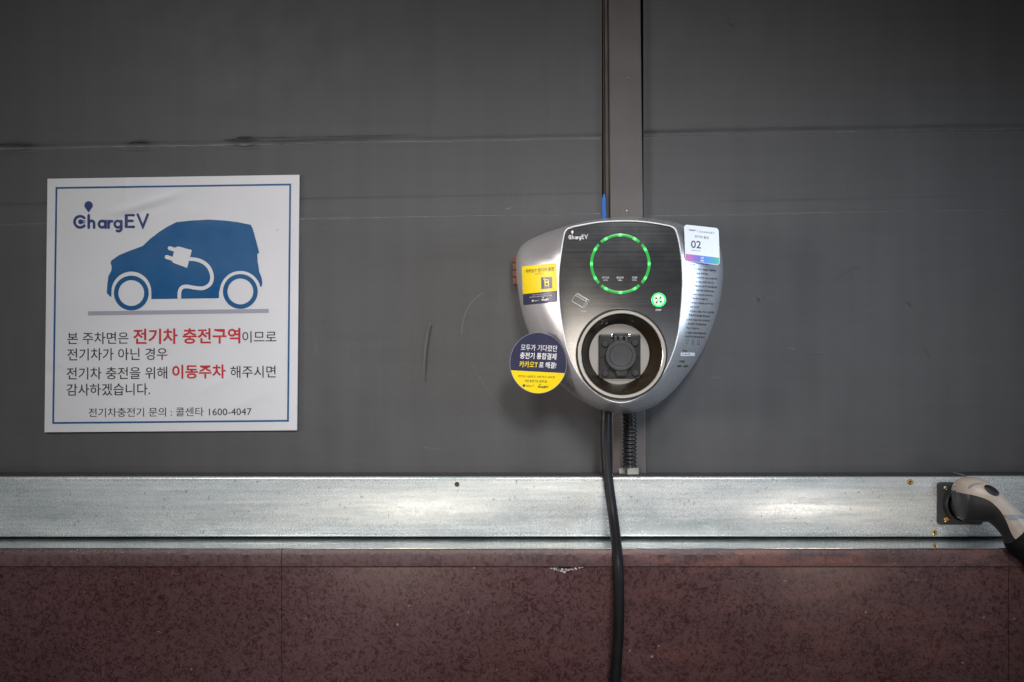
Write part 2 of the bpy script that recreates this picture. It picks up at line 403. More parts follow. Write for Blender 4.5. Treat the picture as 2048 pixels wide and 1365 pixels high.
def decal(name, g, surf, h, mat, parent, cut=None, skirt=False, label=None):
    v, f = g
    if cut:
        bm = bmesh.new(); bv = [bm.verts.new(p) for p in v]
        for q in f:
            try: bm.faces.new([bv[i] for i in q])
            except ValueError: pass
        for ax in (0, 1):
            lo, hi = min(p[ax] for p in v), max(p[ax] for p in v); c = math.ceil(lo / cut) * cut
            while c < hi:
                no = Vector((1, 0, 0)) if ax == 0 else Vector((0, 1, 0)); co = Vector((c, c, 0))
                bmesh.ops.bisect_plane(bm, geom=list(bm.verts) + list(bm.edges) + list(bm.faces), plane_co=co, plane_no=no, dist=1e-4); c += cut
        bm.verts.index_update(); v = [tuple(x.co) for x in bm.verts]; f = [tuple(x.index for x in q.verts) for q in bm.faces]
        bm.free()
    W = []
    for x, y, l in v:
        p, nn = surf(x, y); W.append(p + nn * ((h + l) / 1000))
    F = list(f)
    # faces towards the viewer
    G = []
    for q in F:
        a = sum((W[q[i]].x * W[q[(i + 1) % len(q)]].z - W[q[(i + 1) % len(q)]].x * W[q[i]].z) for i in range(len(q)))
        G.append(q if a > 0 else tuple(reversed(q)))
    if skirt:
        cnt = {}
        for q in G:
            for i in range(len(q)): cnt[(q[i], q[(i + 1) % len(q)])] = 1
        off = len(W); base = []
        for x, y, l in v:
            p, nn = surf(x, y); base.append(p + nn * 0.00005)
        W = W + base
        for (a, b) in list(cnt):
            if (b, a) not in cnt: G.append((b, a, a + off, b + off))
    o = mk(name, W, G, mat, parent, smooth='raw', label=label)
    if cut: o.data.polygons.foreach_set('use_smooth', [len(p.vertices) < 99 and not skirt for p in o.data.polygons])
    return o
def bvh_surf(objs):
    V, F = [], []
    for o in objs:
        off = len(V); og = ORG[o]
        V += [x.co + og for x in o.data.vertices]; F += [tuple(i + off for i in p.vertices) for p in o.data.polygons]
    t = BVHTree.FromPolygons(V, F); c = Vector((0, CAMY, CAMZ))
    def s(x, y):
        d = (P(x, y, 0) - c).normalized(); h = t.ray_cast(c, d)
        if h[0] is None:
            q = t.find_nearest(P(x, y, -0.06)); h = q
        nn = h[1]
        if nn.dot(d) > 0: nn = -nn
        return h[0], nn
    return s
def plane_surf(p0, nn):
    c = Vector((0, CAMY, CAMZ)); nn = nn.normalized()
    def s(x, y):
        d = (P(x, y, 0) - c); t = (p0 - c).dot(nn) / d.dot(nn); return c + d * t, nn
    return s
# the wordmark drawn as rounded strokes; unit space taken as x 255..828, y 238..475
def arc(cx, cy, r, a0, a1, n=14):
    return [(cx + r * cos(math.radians(a0 + (a1 - a0) * k / n)), cy - r * sin(math.radians(a0 + (a1 - a0) * k / n))) for k in range(n + 1)]
def wordmark(x0, y0, x1, y1, slope=0.0, wd=20):
    S = [arc(305, 395, 43, 42, 318), [(370, 345), (370, 440)], [(370, 412)] + arc(391, 407, 20, 170, 10, 8) + [(411, 440)],
         arc(472, 413, 25, 0, 360), [(499, 388), (499, 440)], [(521, 388), (521, 440)], [(521, 412)] + arc(543, 410, 20, 165, 75, 6),
         arc(592, 413, 25, 0, 360), [(618, 388), (618, 440)] + arc(595, 443, 23, 0, -120, 8),
         [(712, 345), (655, 345), (655, 433), (712, 433)], [(655, 388), (702, 388)], [(742, 340), (781, 433), (818, 340)]]
    g = [stroke(s, wd, 0.03 * i) for i, s in enumerate(S)]
    g.append(poly_tris(circ(309, 395, 19, 20))); g.append(stroke([(325, 388), (341, 388)], 8, 0.05)); g.append(stroke([(325, 402), (341, 402)], 8, 0.05))
    pin = [(369 + 32 * cos(a), 270 - 32 * sin(a)) for a in [math.radians(-35 + 250 * k / 20) for k in range(21)]] + [(369, 325)]
    g.append(poly_tris(pin))
    sx, sy = (x1 - x0) / 573, (y1 - y0) / 237
    v, f = scaled(merge(g), sx, sy, x0 - 255 * sx, y0 - 238 * sy)
    return [(p[0], p[1] + slope * (p[0] - x0), p[2]) for p in v], f

# ------------------------------------------------------------------ cladding wall with creases and dents
def sm(a, b, x):
    t = max(0.0, min(1.0, (x - a) / (b - a))); return t * t * (3 - 2 * t)
def gs(x, w): return math.exp(-(x / w) ** 2)
def vn(x, y):      # smooth value noise
    def h(i, j): return (math.sin(i * 127.1 + j * 311.7) * 43758.5453) % 1.0
    i, j = math.floor(x), math.floor(y); a, b = x - i, y - j; a = a * a * (3 - 2 * a); b = b * b * (3 - 2 * b)
    return (h(i, j) * (1 - a) + h(i + 1, j) * a) * (1 - b) + (h(i, j + 1) * (1 - a) + h(i + 1, j + 1) * a) * b
def bub(x): return gs(x - 25, 42) + gs(x - 278, 24) + gs(x - 488, 26)
def hwall(px, v, left):      # v: pixel row measured along the sloping creases; mm towards the viewer
    h = 1.6 * (vn(px / 310 + 5, v / 260) - 0.5) + 0.5 * (vn(px / 90, v / 80 + 9) - 0.5)
    jit = 2.2 * (vn(px / 45, 3.3) - 0.5) + 1.2 * (vn(px / 12, 8.1) - 0.5)
    if left:
        d = v - 295 - jit
        A = 0.35 + 2.6 * gs(px - 25, 40) + 2.0 * gs(px - 278, 24) + 3.2 * gs(px - 488, 26) + 1.2 * sm(500, 560, px) * (1 - sm(700, 840, px)) + 0.35 * sm(800, 900, px)
        wd = 4 + 3 * gs(px - 488, 26) + 2.5 * gs(px - 25, 40) + 2 * gs(px - 278, 24)
        A *= 2.2; h -= A * gs(d, wd); h += 1.5 * bub(px) * gs(d - 9, 3.2)
        h -= 0.9 * sm(470, 540, px) * (1 - sm(740, 850, px)) * gs(d + 8 - (px - 500) * 0.012, 3)
        d2 = v - 449
        h += 3.0 * sm(-2.6, 2.6, d2) - 3.0 * sm(4, 130, d2); h -= 0.7 * sm(-42, -38, d2) - 0.7 * sm(-36, -6, d2)
        py = v - 0.0185 * px
        t = (py - 648) / 117
        if -0.1 < t < 1.1:
            dx = px - (862 - 10 * t - 5 * sin(pi * t)); h += 2.6 * gs(dx, 2.2) * sm(-0.02, 0.05, t) * (1 - sm(0.7, 1.02, t)); h -= 0.8 * gs(dx + 4, 3) * sm(-0.02, 0.1, t) * (1 - sm(0.7, 1.0, t))
        h -= 1.4 * sm(1188, 1204, px)
    else:
        d = v - 291.5 - jit * 0.6
        A = 1.1 + 0.9 * vn(px / 60, 2.2) + 0.8 * gs(px - 1300, 14)
        A *= 2.2; h -= A * gs(d, 4.5); h -= 0.6 * sm(1330, 1400, px) * gs(d + 5, 3)
        d2 = v - 456
        h += 2.4 * sm(-2.6, 2.6, d2) - 2.4 * sm(5, 130, d2); e = sm(1380, 1500, px); h -= e * (0.7 * sm(-28, -25, d2) - 0.7 * sm(-22, -6, d2))
        py = v - 0.0185 * px
        h += 2.0 * gs(math.hypot(px - 1465, (py - 50) * 1.4), 5) - 1.6 * gs(math.hypot(px - 1462, (py - 44) * 1.4), 5)
        h += 1.6 * gs(math.hypot(px - 1519, py - 598), 4) - 1.4 * gs(math.hypot(px - 1524, py - 594), 3) - 1.5 * gs(math.hypot(px - 1820, (py - 610) * 0.7), 5)
        h -= 2.2 * (1 - sm(1287, 1306, px))
    return h
wall = thing('cladding_wall', 'dark grey clad wall of two creased panels behind the charger', 'wall', (0, 0, 0.9))
def rows(v0, v1):
    r = []; v = v0
    while v < v1:
        r.append(v)
        if v < -60: v += 60
        elif 270 < v < 312 or 402 < v < 462: v += 1.5
        elif 640 < v < 800: v += 3
        else: v += 5
    r.append(v1); return r
def cols(a, b, fine):
    r = []; x = a
    while x < b:
        r.append(x)
        if x < -60 or x > 2110: x += 60
        elif fine(x): x += 1.5
        else: x += 5
    r.append(b); return r
for nm, a, b, left, fine in (('wall_panel', -1500, 1204, True, lambda x: 838 < x < 876 or x > 1186), ('wall_panel', 1287, 3500, False, lambda x: x < 1308 or 1450 < x < 1478 or 1508 < x < 1530)):
    us, ws = cols(a, b, fine), rows(-1200, 1085)
    v, f = grid(lambda x, r: P(x, r - 0.0185 * x, 0) + Vector((0, -hwall(x, r, left) / 1000, 0)), us, ws)
    n = len(us)
    # return edge at the side that faces the post
    e = n - 1 if left else 0
    off = len(v); v += [v[j * n + e] + Vector((0, 0.045, 0)) for j in range(len(ws))]
    f += [(j * n + e, (j + 1) * n + e, off + j + 1, off + j) for j in range(len(ws) - 1)]
    mk(nm, v, f, M['wall'], wall, smooth='raw', auto=50)
mk('backing_board', *box(-2.6, 2.6, 0.05, 0.06, 0.9, 3.3), M['dark'], wall)
# strip of blue film left in the joint
bf = [(1204.5, 398), (1207, 388), (1210, 389), (1211.5, 398), (1212.5, 440), (1204.8, 440)]
mk('film_strip', *prism(bf, 0.002, -0.0035, 0.0003), M['blue_film'], wall, label='strip of bright blue protective film left in the joint')
# scuffs: shallow rubbed lines on the paint; crease strips hold painted light and shade
def wall_surf(px, py):
    v = py + 0.0185 * px
    return P(px, py, -hwall(px, v, px < 1240) / 1000), Vector((0, -1, 0))
M['scuff'] = simple('rubbed_paint', (0.112, 0.111, 0.112), 0.6, 0, 0.25, 200)
M['lit_edge'] = simple('painted_lit_edge', (0.132, 0.131, 0.134), 0.5, 0, 0.35, 60)  # pale tone paints the light caught by the crease lips
M['scratch_and_shade'] = simple('dark_scratch_and_shade', (0.030, 0.029, 0.030), 0.6, 0, 0.2, 200)  # dark tone for scratches and for painted shade in creases and dent
def crease_line(v0, xa, xb, wfn, dy, left, jk=1.0):
    pts, ws_ = [], []
    x = xa
    while x <= xb:
        jit = (2.2 * (vn(x / 45, 3.3) - 0.5) + 1.2 * (vn(x / 12, 8.1) - 0.5)) * jk
        pts.append((x, v0 - 0.0185 * x + jit + dy + 0.5 * (vn(x / 20, 6.6) - 0.5))); ws_.append(wfn(x)); x += 5
    V, F = [], []
    for (x, y), w_ in zip(pts, ws_): V += [(x, y - w_ / 2, 0.0), (x, y + w_ / 2, 0.0)]
    F = [(2 * i, 2 * i + 2, 2 * i + 3, 2 * i + 1) for i in range(len(pts) - 1)]
    return V, F
decal('crease_edge', crease_line(295, -400, 1200, lambda x: 0.7 + 0.8 * vn(x / 80, 1.1) + 2.4 * bub(x), 4.0, True), lambda a, b: wall_surf(a, b), 0.55, M['lit_edge'], wall)
decal('crease_edge', crease_line(449, -400, 1204, lambda x: 1.0 + 0.9 * vn(x / 150, 7.1), 0.5, True, 0.25), lambda a, b: wall_surf(a, b), 0.55, M['lit_edge'], wall)
decal('crease_edge', crease_line(291.5, 1290, 2500, lambda x: 1.1 + 1.2 * vn(x / 70, 5.1), 4.2, False, 0.6), lambda a, b: wall_surf(a, b), 0.55, M['lit_edge'], wall)
decal('crease_edge', crease_line(456, 1290, 2500, lambda x: 0.9 + 0.8 * vn(x / 150, 2.1), 0.5, False, 0.25), lambda a, b: wall_surf(a, b), 0.55, M['lit_edge'], wall)
for x0, x1, y0, y1, wd in ((-6, 40, 291, 289.5, 4.0), (35, 68, 292, 291, 1.8), (258, 298, 287, 285.5, 3.0), (448, 474, 280.5, 279.5, 1.6), (474, 504, 276.5, 275.5, 5.0), (504, 584, 277, 275.5, 1.4), (655, 832, 273.5, 269.8, 1.3)):
    n_ = 9; pts = [(x0 + (x1 - x0) * k / n_, y0 + (y1 - y0) * k / n_ + 0.4 * sin(k * 1.7)) for k in range(n_ + 1)]
    V = []; 
    for k, (x, y) in enumerate(pts):
        w_ = wd * (0.25 + 0.75 * sin(pi * min(1, max(0, (k + 0.3) / (n_ + 0.6)))) ** 0.5); V += [(x, y - w_ / 2, 0.0), (x, y + w_ / 2, 0.0)]
    decal('torn_crease_shade', (V, [(2 * i, 2 * i + 2, 2 * i + 3, 2 * i + 1) for i in range(n_)]), wall_surf, 0.45, M['scratch_and_shade'], wall)  # dark strips paint the shade inside torn bubbles and crease folds
for pts, wd in (([(863, 647), (859, 652), (856.5, 668), (853.5, 695), (851, 730), (850, 764)], 1.3), ([(1514, 596), (1519, 600), (1526, 595)], 1.5), ([(1517, 603), (1520, 599)], 1.2), ([(1816, 606), (1822, 614)], 2.6), ([(1848, 697), (1860, 714)], 1.6), ([(1665, 565), (1690, 545), (1718, 535)], 0.9), ([(1469, 692), (1470.5, 693)], 1.6), ([(1516, 690), (1517, 691)], 1.4), ([(1678, 659), (1679, 660)], 1.4), ([(1591, 536), (1592, 537)], 1.4), ([(1628, 706), (1644, 709)], 1.0),
                ([(1458, 47), (1463, 52), (1470, 46)], 1.6), ([(1397, 104), (1400, 105)], 1.2), ([(967, 425), (969, 432)], 0.9), ([(930, 751), (931, 752)], 1.6), ([(925, 823), (926, 824)], 1.6), ([(650, 645), (652, 643)], 1.4), ([(1088, 420), (1090, 470), (1086, 500)], 0.8)):
    decal('scratch_and_shade', stroke(pts, wd), wall_surf, 0.28, M['scratch_and_shade'], wall)  # first stroke paints the shaded side of the dent, the others are scratches
for pts, wd in (([(966, 586), (948, 600), (934, 620), (926, 645), (923, 668)], 2.2), ([(946, 730), (962, 760), (985, 795), (1005, 822)], 0.9), ([(612, 655), (626, 664), (632, 685), (633, 705)], 0.8),
                ([(1423, 756), (1444, 754)], 1.2), ([(1580, 696), (1589, 698)], 2.0), ([(1625, 705), (1642, 707)], 1.0), ([(1012, 419), (1021, 416)], 3), ([(845, 895), (890, 900)], 0.8)):
    decal('scuff', stroke(catmull(pts, 5, False), wd), wall_surf, 0.25, M['scuff'], wall)

# ------------------------------------------------------------------ steel post between the panels
post = thing('steel_post', 'tall brown-grey steel post between the two wall panels', 'post', P(1250, 960, 0))
def slanted(x0t, x1t, x0b, x1b, y0, y1, yt=-1200, yb=1075, bev=0.0015):
    kt = lambda a, b, py: a + (b - a) * (py / 950)
    r = [(kt(x0t, x0b, yt), yt), (kt(x1t, x1b, yt), yt), (kt(x1t, x1b, yb), yb), (kt(x0t, x0b, yb), yb)]
    return prism(r, y0, y1, bev)
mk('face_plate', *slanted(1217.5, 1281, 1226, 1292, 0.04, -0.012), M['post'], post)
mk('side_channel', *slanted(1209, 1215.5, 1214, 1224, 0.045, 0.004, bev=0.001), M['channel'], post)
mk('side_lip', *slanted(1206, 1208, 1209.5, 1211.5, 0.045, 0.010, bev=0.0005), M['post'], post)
for x, y, r in ((1254, 422, 2.0), (1255, 156, 1.3)):
    c = P(x, y, -0.012); mk('rivet', *lathe_y(c, [(r / 1000, -0.0118), (r / 1000, -0.0126), (r / 1500, -0.0132), (0.00001, -0.0133)], 14), M['zinc'], post, smooth=True)

# ------------------------------------------------------------------ galvanised rail
RF = -0.070
rail = thing('steel_rail', 'long galvanised steel rail running along the foot of the grey wall', 'rail', (0, -0.035, 0.916))
zt = P(0, 954, RF).z; zb = P(0, 1075, RF).z
def rail_section(x0, x1, dy, dz):
    yf = RF + dy; r = 0.005; prof = []
    prof.append((-0.006, zt - dz)); 
    for k in range(6):
        a = pi / 2 + pi / 2 * k / 5; prof.append((yf + r + r * cos(a), zt - dz - r + r * sin(a)))
    prof.append((yf - 0.0006, (zt + zb) / 2))
    for k in range(6):
        a = pi + pi / 2 * k / 5; prof.append((yf + r + r * cos(a), zb + r + r * sin(a)))
    prof.append((-0.006, zb))
    xs = [x0 + (x1 - x0) * k / 60 for k in range(61)]
    rings = [[Vector((x, y + 0.0007 * (vn(x * 3, z * 30) - 0.5), z)) for y, z in prof] for x in xs]
    return loft(rings, True, True, True)
xs = P(1936, 1000, RF).x
M['rail_top'] = simple('dark_steel_top', (0.060, 0.056, 0.052), 0.8, 0.1, 0.3, 90)  # darker tone for the top face of the rail
for a_ in ((-2.7, xs, 0, 0), (xs + 0.0004, 2.7, 0.003, -0.0012)):
    o = mk('rail_section', *rail_section(*a_), M['galv'], rail, auto=40); o.data.materials.append(M['rail_top'])
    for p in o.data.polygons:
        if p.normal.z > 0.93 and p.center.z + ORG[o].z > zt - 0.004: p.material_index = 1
def screw(px, py, yf, r, mat, parent, nm='screw'):
    c = P(px, py, yf); r = r / 1000
    o = mk(nm, *lathe_y(c, [(r, yf + 0.001), (r, yf - 0.0012), (r * 0.86, yf - 0.0026), (r * 0.62, yf - 0.0030), (r * 0.55, yf - 0.0018), (0.00001, yf - 0.0018)], 20), mat, parent, auto=35)
    return o
screw(1820, 964, RF, 5.4, M['brass'], rail); screw(1868.5, 1065.5, RF, 5.4, M['brass'], rail)
for x, y, yf, r in ((1820, 964, RF, 2.4), (1868.5, 1065.5, RF, 2.0)):
    mk('screw_recess', *prism([(x + 0.5 - r, y - .8), (x + .5 - .8, y - r), (x + .5 + .8, y - r), (x + r, y - .8), (x + r, y + .8), (x + .8, y + r), (x - .8, y + r), (x - r, y + .8)], yf, yf - 0.0020), M['dark'], rail)
c = P(914, 969, RF)
mk('empty_screw_hole', *lathe_y(c, [(0.0046, RF + 0.0002), (0.0046, RF - 0.0012), (0.0037, RF - 0.0012), (0.0034, RF - 0.0008), (0.00001, RF - 0.0008)], 22), M['channel'], rail, auto=30)
# roll-forming dimples along both edges
def dimples(py, x0, x1, step):
    g = []; x = x0
    while x < x1:
        if random.random() < 0.75: g.append(poly_tris(circ(x + random.uniform(-1, 1), py + random.uniform(-0.6, 0.6), random.uniform(0.5, 0.95), 6)))
        x += step
    return merge(g)
rs = plane_surf(Vector((0, RF - 0.0009, 1)), Vector((0, -1, 0)))
M['dimple'] = simple('dimple_dark', (0.20, 0.20, 0.20), 0.6, 0.6)
for py in (961.5, 1067.5):
    o = decal('edge_dimples', dimples(py, 20, 1860, 6.5), rs, 0.1, M['dimple'], rail); o['kind'] = 'stuff'

# ------------------------------------------------------------------ polished granite base wall
base = thing('granite_base_wall', 'polished dark red granite base wall with coping ledge under the rail', 'wall', (0, -0.1, 0))
GF = -0.156; LZ = CAMZ - 0.3845
jx = [P(-892, 1200, GF).x, P(563.5, 1200, GF).x, P(2017, 1200, GF).x]
edges = [-2.7] + jx + [2.7]
zj = P(0, 1134, GF).z
def coping(x0, x1):
    ch = 0.009
    prof = [(-0.0, LZ), (GF - 0.002 + ch, LZ), (GF - 0.002 + ch * 0.45, LZ - ch * 0.18), (GF - 0.002, LZ - ch), (GF - 0.002, zj + 0.0012), (GF - 0.0012, zj + 0.0004), (0.0, zj + 0.0004)]
    n = max(2, int((x1 - x0) / 0.004)); R = []
    for k in range(n + 1):
        x = x0 + (x1 - x0) * k / n; q = []
        for i, (y, z) in enumerate(prof):
            if 1 <= i <= 3:
                e = 0.0011 * (vn(x * 60, 1.5 + i) - 0.5) + 0.0008 * (vn(x * 210, 4.5 + i) - 0.5)
                y += e; z += e * 0.5
            q.append(Vector((x, y, z)))
        R.append(q)
    return loft(R, True, True, True)
for i in range(4):
    a, b = edges[i] + 0.0005, edges[i + 1] - 0.0005
    o = mk('coping_slab', *coping(a, b), M['coping'], base, auto=30); o.data.materials.append(M['ledge'])
    for p in o.data.polygons:
        if p.normal.z > 0.97: p.material_index = 1
    # facing panel, its top arris chipped where the photograph shows a bright chip
    n = max(2, int((b - a) / 0.006)); R = []
    for k in range(n + 1):
        x = a + (b - a) * k / n; px = 1024 + x / ((GF + 2) / 2) * 1000
        ck = 0.0095 * max(0, 1 - abs(px - 1129) / 44) * (0.75 + 0.5 * vn(px / 6, 2.0)) if i == 2 else 0
        R.append([Vector((x, 0, zj - 0.0003)), Vector((x, GF + 0.001 + ck, zj - 0.0003)), Vector((x, GF, zj - 0.0012 - ck)), Vector((x, GF, 0.0)), Vector((x, 0, 0.0))])
    mk('facing_panel', *loft(R, True, True, True), M['granite'], base, auto=30)
mk('mortar_bed', *box(-2.69, 2.69, GF + 0.005, -0.01, 0.01, LZ - 0.004), M['mortar'], base)
# thin bright flashing lying on the ledge in front of the rail, cut at the slab joint
M['flash'] = simple('bright_flashing', (0.80, 0.82, 0.81), 0.16, 0.92, 0.08, 30)
def flashing(x0, x1, k0, k1):
    z0, z1 = LZ + 0.0001, LZ + 0.0012; ya, yb = RF + 0.02, GF + 0.0085
    n = 120; R = []
    for k in range(n + 1):
        t = k / n; q = []
        for y, z in ((ya, z0), (ya, z1), (yb + 0.0006, z1), (yb, z1 - 0.0004), (yb, z0)):
            xa = x0 + k0 * (y - yb); xb = x1 + k1 * (y - yb); x = xa + (xb - xa) * t
            e = 0.0010 * (vn(x * 45, 3.7) - 0.5) + 0.0008 * (vn(x * 160, 9.7) - 0.5) if y < yb + 0.001 else 0
            q.append(Vector((x, y + e, z)))
        R.append(q)
    return loft(R, True, True, True)
mk('flashing_strip', *flashing(-2.7, jx[1] - 0.0008, 0, 0.75), M['flash'], rail, auto=30)
mk('flashing_strip', *flashing(jx[1] + 0.0008, 2.7, 0.75, 0), M['flash'], rail, auto=30)
# crumbs of pale broken stone in the chip and along the ledge
g = []
def crumb(p, r):
    bm = bmesh.new(); bmesh.ops.create_icosphere(bm, subdivisions=1, radius=r)
    for v in bm.verts: v.co = p + Vector((v.co.x * random.uniform(.6, 1.5), v.co.y * 0.5, v.co.z * random.uniform(.5, 1.1)))
    bm.verts.index_update(); o = ([v.co.copy() for v in bm.verts], [tuple(v.index for v in f.verts) for f in bm.faces]); bm.free(); return o
for k in range(70):
    x = random.triangular(1090, 1170, 1128); ck = 0.0095 * max(0, 1 - abs(x - 1129) / 44) * 0.9; u = random.random()
    X = P(x, 1135, GF).x
    g.append(crumb(Vector((X, GF + (0.001 + ck) * (1 - u) - 0.0002, zj - 0.0003 - u * (ck + 0.0009))), random.uniform(0.0005, 0.0016)))
for x, u, r in ((1128, 0.95, 0.0030), (1123, 0.9, 0.0021), (1165, 0.3, 0.0018), (1108, 0.5, 0.0018), (1150, 0.5, 0.0020)):
    ck = 0.0095 * max(0, 1 - abs(x - 1129) / 44) * 0.9
    g.append(crumb(Vector((P(x, 1135, GF).x, GF + (0.001 + ck) * (1 - u) - 0.0006, zj - 0.0003 - u * (ck + 0.0009))), r))
o = mk('stone_crumbs', *merge(g), M['chip'], base); o['kind'] = 'stuff'
g = []
M['grit'] = simple('tan_grit', (0.36, 0.25, 0.19), 0.7, 0, 0.3, 200)
for k in range(95):
    x = random.gauss(210, 75) if k < 70 else random.uniform(1480, 1960)
    g.append(crumb(P(x, random.uniform(1099.5, 1107), GF - 0.0015), random.uniform(0.0004, 0.0013)))
for x, y in ((283, 1140), (346, 1147), (352, 1149), (356, 1148), (365, 1139), (231, 1156), (270, 1165), (749, 1137), (692, 1136), (736, 1138), (768, 1142), (1080, 1131), (1270, 1136), (1310, 1132), (1602, 1150), (1606, 1159), (1600, 1148), (1353, 1138)):
    g.append(crumb(P(x, y, GF - 0.0004), random.uniform(0.0005, 0.0012)))
o = mk('ledge_grit', *merge(g), M['grit'], base); o['kind'] = 'stuff'

# ------------------------------------------------------------------ notice sign
sign = thing('notice_sign', 'white square parking notice with blue car picture stuck on the grey wall', 'sign', P(344, 863, -0.004))
TL, TR, BR, BL = (95, 358), (599, 350), (594, 861), (89, 865)
def hs(px, py):
    h = 0.8 * (vn(px / 120 + 3, py / 130) - 0.5)
    h += 1.6 * gs(px - 252, 3.0) * (1 - sm(375, 420, py)) - 0.5 * gs(px - 262, 5) * (1 - sm(370, 410, py))
    t = (px - 210) / 140; 
    if -0.3 < t < 1.3:
        d = py - (432 - 42 * t); h += 2.6 * gs(d, 8) * sm(-0.1, 0.3, t) * (1 - sm(0.6, 1.25, t)) - 1.2 * gs(d - 14, 8) * sm(-0.1, 0.3, t) * (1 - sm(0.6, 1.25, t))
    h += 0.9 * gs(math.hypot(px - 385, (py - 428) * 1.4), 16) - 0.9 * gs(math.hypot(px - 398, (py - 436) * 1.4), 14)
    for cx, cy, a in ((440, 765, 1.3), (330, 735, 0.9), (500, 800, 1.2)): h += a * gs((px - cx) * 0.4 + (py - cy) * 0.9, 8) * gs(px - cx, 45)
    return h
def sign_surf(px, py):
    e = 2.0; a = hs(px, py)
    nn = Vector((-(hs(px + e, py) - a) / e, -1, (hs(px, py + e) - a) / e)).normalized()
    return P(px, py, -0.0055 - a / 1000), nn
def bil(u, v):
    return tuple((TL[c] * (1 - u) + TR[c] * u) * (1 - v) + (BL[c] * (1 - u) + BR[c] * u) * v for c in (0, 1))
K = 110
v, f = grid(lambda u, w: sign_surf(*bil(u, w))[0], [k / K for k in range(K + 1)], [k / K for k in range(K + 1)])
m = K + 1; bd = [i for i in range(m)] + [j * m + K for j in range(1, m)] + [K * m + i for i in range(K - 1, -1, -1)] + [j * m for j in range(K - 1, 0, -1)]
off = len(v); v += [Vector((v[i].x, -0.0022, v[i].z)) for i in bd]
f += [(bd[i], bd[(i + 1) % len(bd)], off + (i + 1) % len(bd), off + i) for i in range(len(bd))]
sheet = mk('sheet', v, f, M['sheet'], sign, smooth='raw', auto=50)
ql = lambda x, y: (80 + x * 0.26367, 340 + y * 0.26367)      # crop A of the sign -> pixels
qt = lambda x, y: (80 + x * 0.26367, 630 + y * 0.26367)
fr = [(113, 376.5), (580.5, 369.5), (576, 842), (106.5, 846.5)]
decal('border', stroke(fr, 3.6, closed=True), sign_surf, 0.35, M['ink_blue'], sign, cut=12)
x0, y0 = ql(255, 238); x1, y1 = ql(828, 475)
decal('wordmark', wordmark(x0, y0, x1, y1), sign_surf, 0.4, M['ink_navy'], sign, cut=9)
car = [(540, 690), (600, 648), (680, 615), (780, 578), (830, 530), (900, 475), (970, 430), (1035, 398), (1150, 385), (1280, 378), (1400, 385), (1500, 397), (1600, 418), (1615, 450), (1640, 540), (1663, 628), (1648, 640), (1651, 700), (1660, 745), (1662, 770), (1680, 815), (1686, 850), (1684, 878), (1676, 890), (1668, 884)]
car += [(1520 + 156 * cos(math.radians(a)), 923 - 156 * sin(math.radians(a))) for a in range(16, 170, 7)] + [(1358, 930), (1357, 974), (845, 981), (845, 930)]
car += [(693 + 152 * cos(math.radians(a)), 926 - 154 * sin(math.radians(a))) for a in range(8, 172, 7)] + [(542, 940), (541, 965), (530, 960), (507, 935), (511, 870), (520, 805), (540, 770), (545, 745), (543, 728), (537, 712)]
pic = decal('car_picture', poly_tris([ql(*p) for p in car]), sign_surf, 0.5, M['ink_blue'], sign, cut=12)
for cx, cy in ((693, 935), (1520, 923)):
    a, b = ql(cx, cy); decal('wheel_ring', annulus(a, b, 98 * .26367, 132 * .26367), sign_surf, 0.5, M['ink_blue'], pic, cut=12)
plug = [(1022, 600), (1030, 588), (1050, 582), (1153, 610), (1117, 745), (1012, 706), (1000, 690)]
cabl = catmull([(1132, 676), (1200, 685), (1254, 712), (1290, 755), (1306, 815), (1290, 868), (1240, 898), (1180, 896), (1120, 886), (1080, 892), (1060, 925), (1058, 979)], 5, False)
g = merge([poly_tris([ql(*p) for p in plug]), stroke([ql(985, 595), ql(1040, 612)], 30 * .26367, 0.05), stroke([ql(962, 662), ql(1018, 680)], 30 * .26367, 0.06), stroke([ql(*p) for p in cabl], 28 * .26367, 0.08, cap=False)])
decal('plug_picture', g, sign_surf, 0.9, M['sheet'], pic, cut=12)
decal('road_line', poly_tris([ql(365, 1074), ql(1735, 1055), ql(1735, 1086), ql(365, 1105)]), sign_surf, 0.36, M['ink_grey'], sign, cut=12)
for s, a, b, c_, d, mt, bo in (
        ('본 주차면은', 208, 134, 672, 224, 'ink_black', 0.004), ('전기차 충전구역', 708, 106, 1520, 224, 'ink_red', 0.022), ('이므로', 1535, 124, 1793, 214, 'ink_black', 0.004),
        ('전기차가 아닌 경우', 208, 256, 967, 348, 'ink_black', 0.004), ('전기차 충전을 위해', 203, 400, 965, 492, 'ink_black', 0.004), ('이동주차', 1003, 380, 1408, 486, 'ink_red', 0.022),
        ('해주시면', 1445, 388, 1788, 480, 'ink_black', 0.004), ('감사하겠습니다.', 203, 524, 835, 615, 'ink_black', 0.004), ('전기차충전기 문의 : 콜센타 1600-4047', 370, 708, 1605, 776, 'ink_black', 0.0)):
    p, q = qt(a, b), qt(c_, d)
    decal('lettering', text(s, p[0], p[1], q[0], q[1], -0.008, bo), sign_surf, 0.4, M[mt], sign, cut=12)

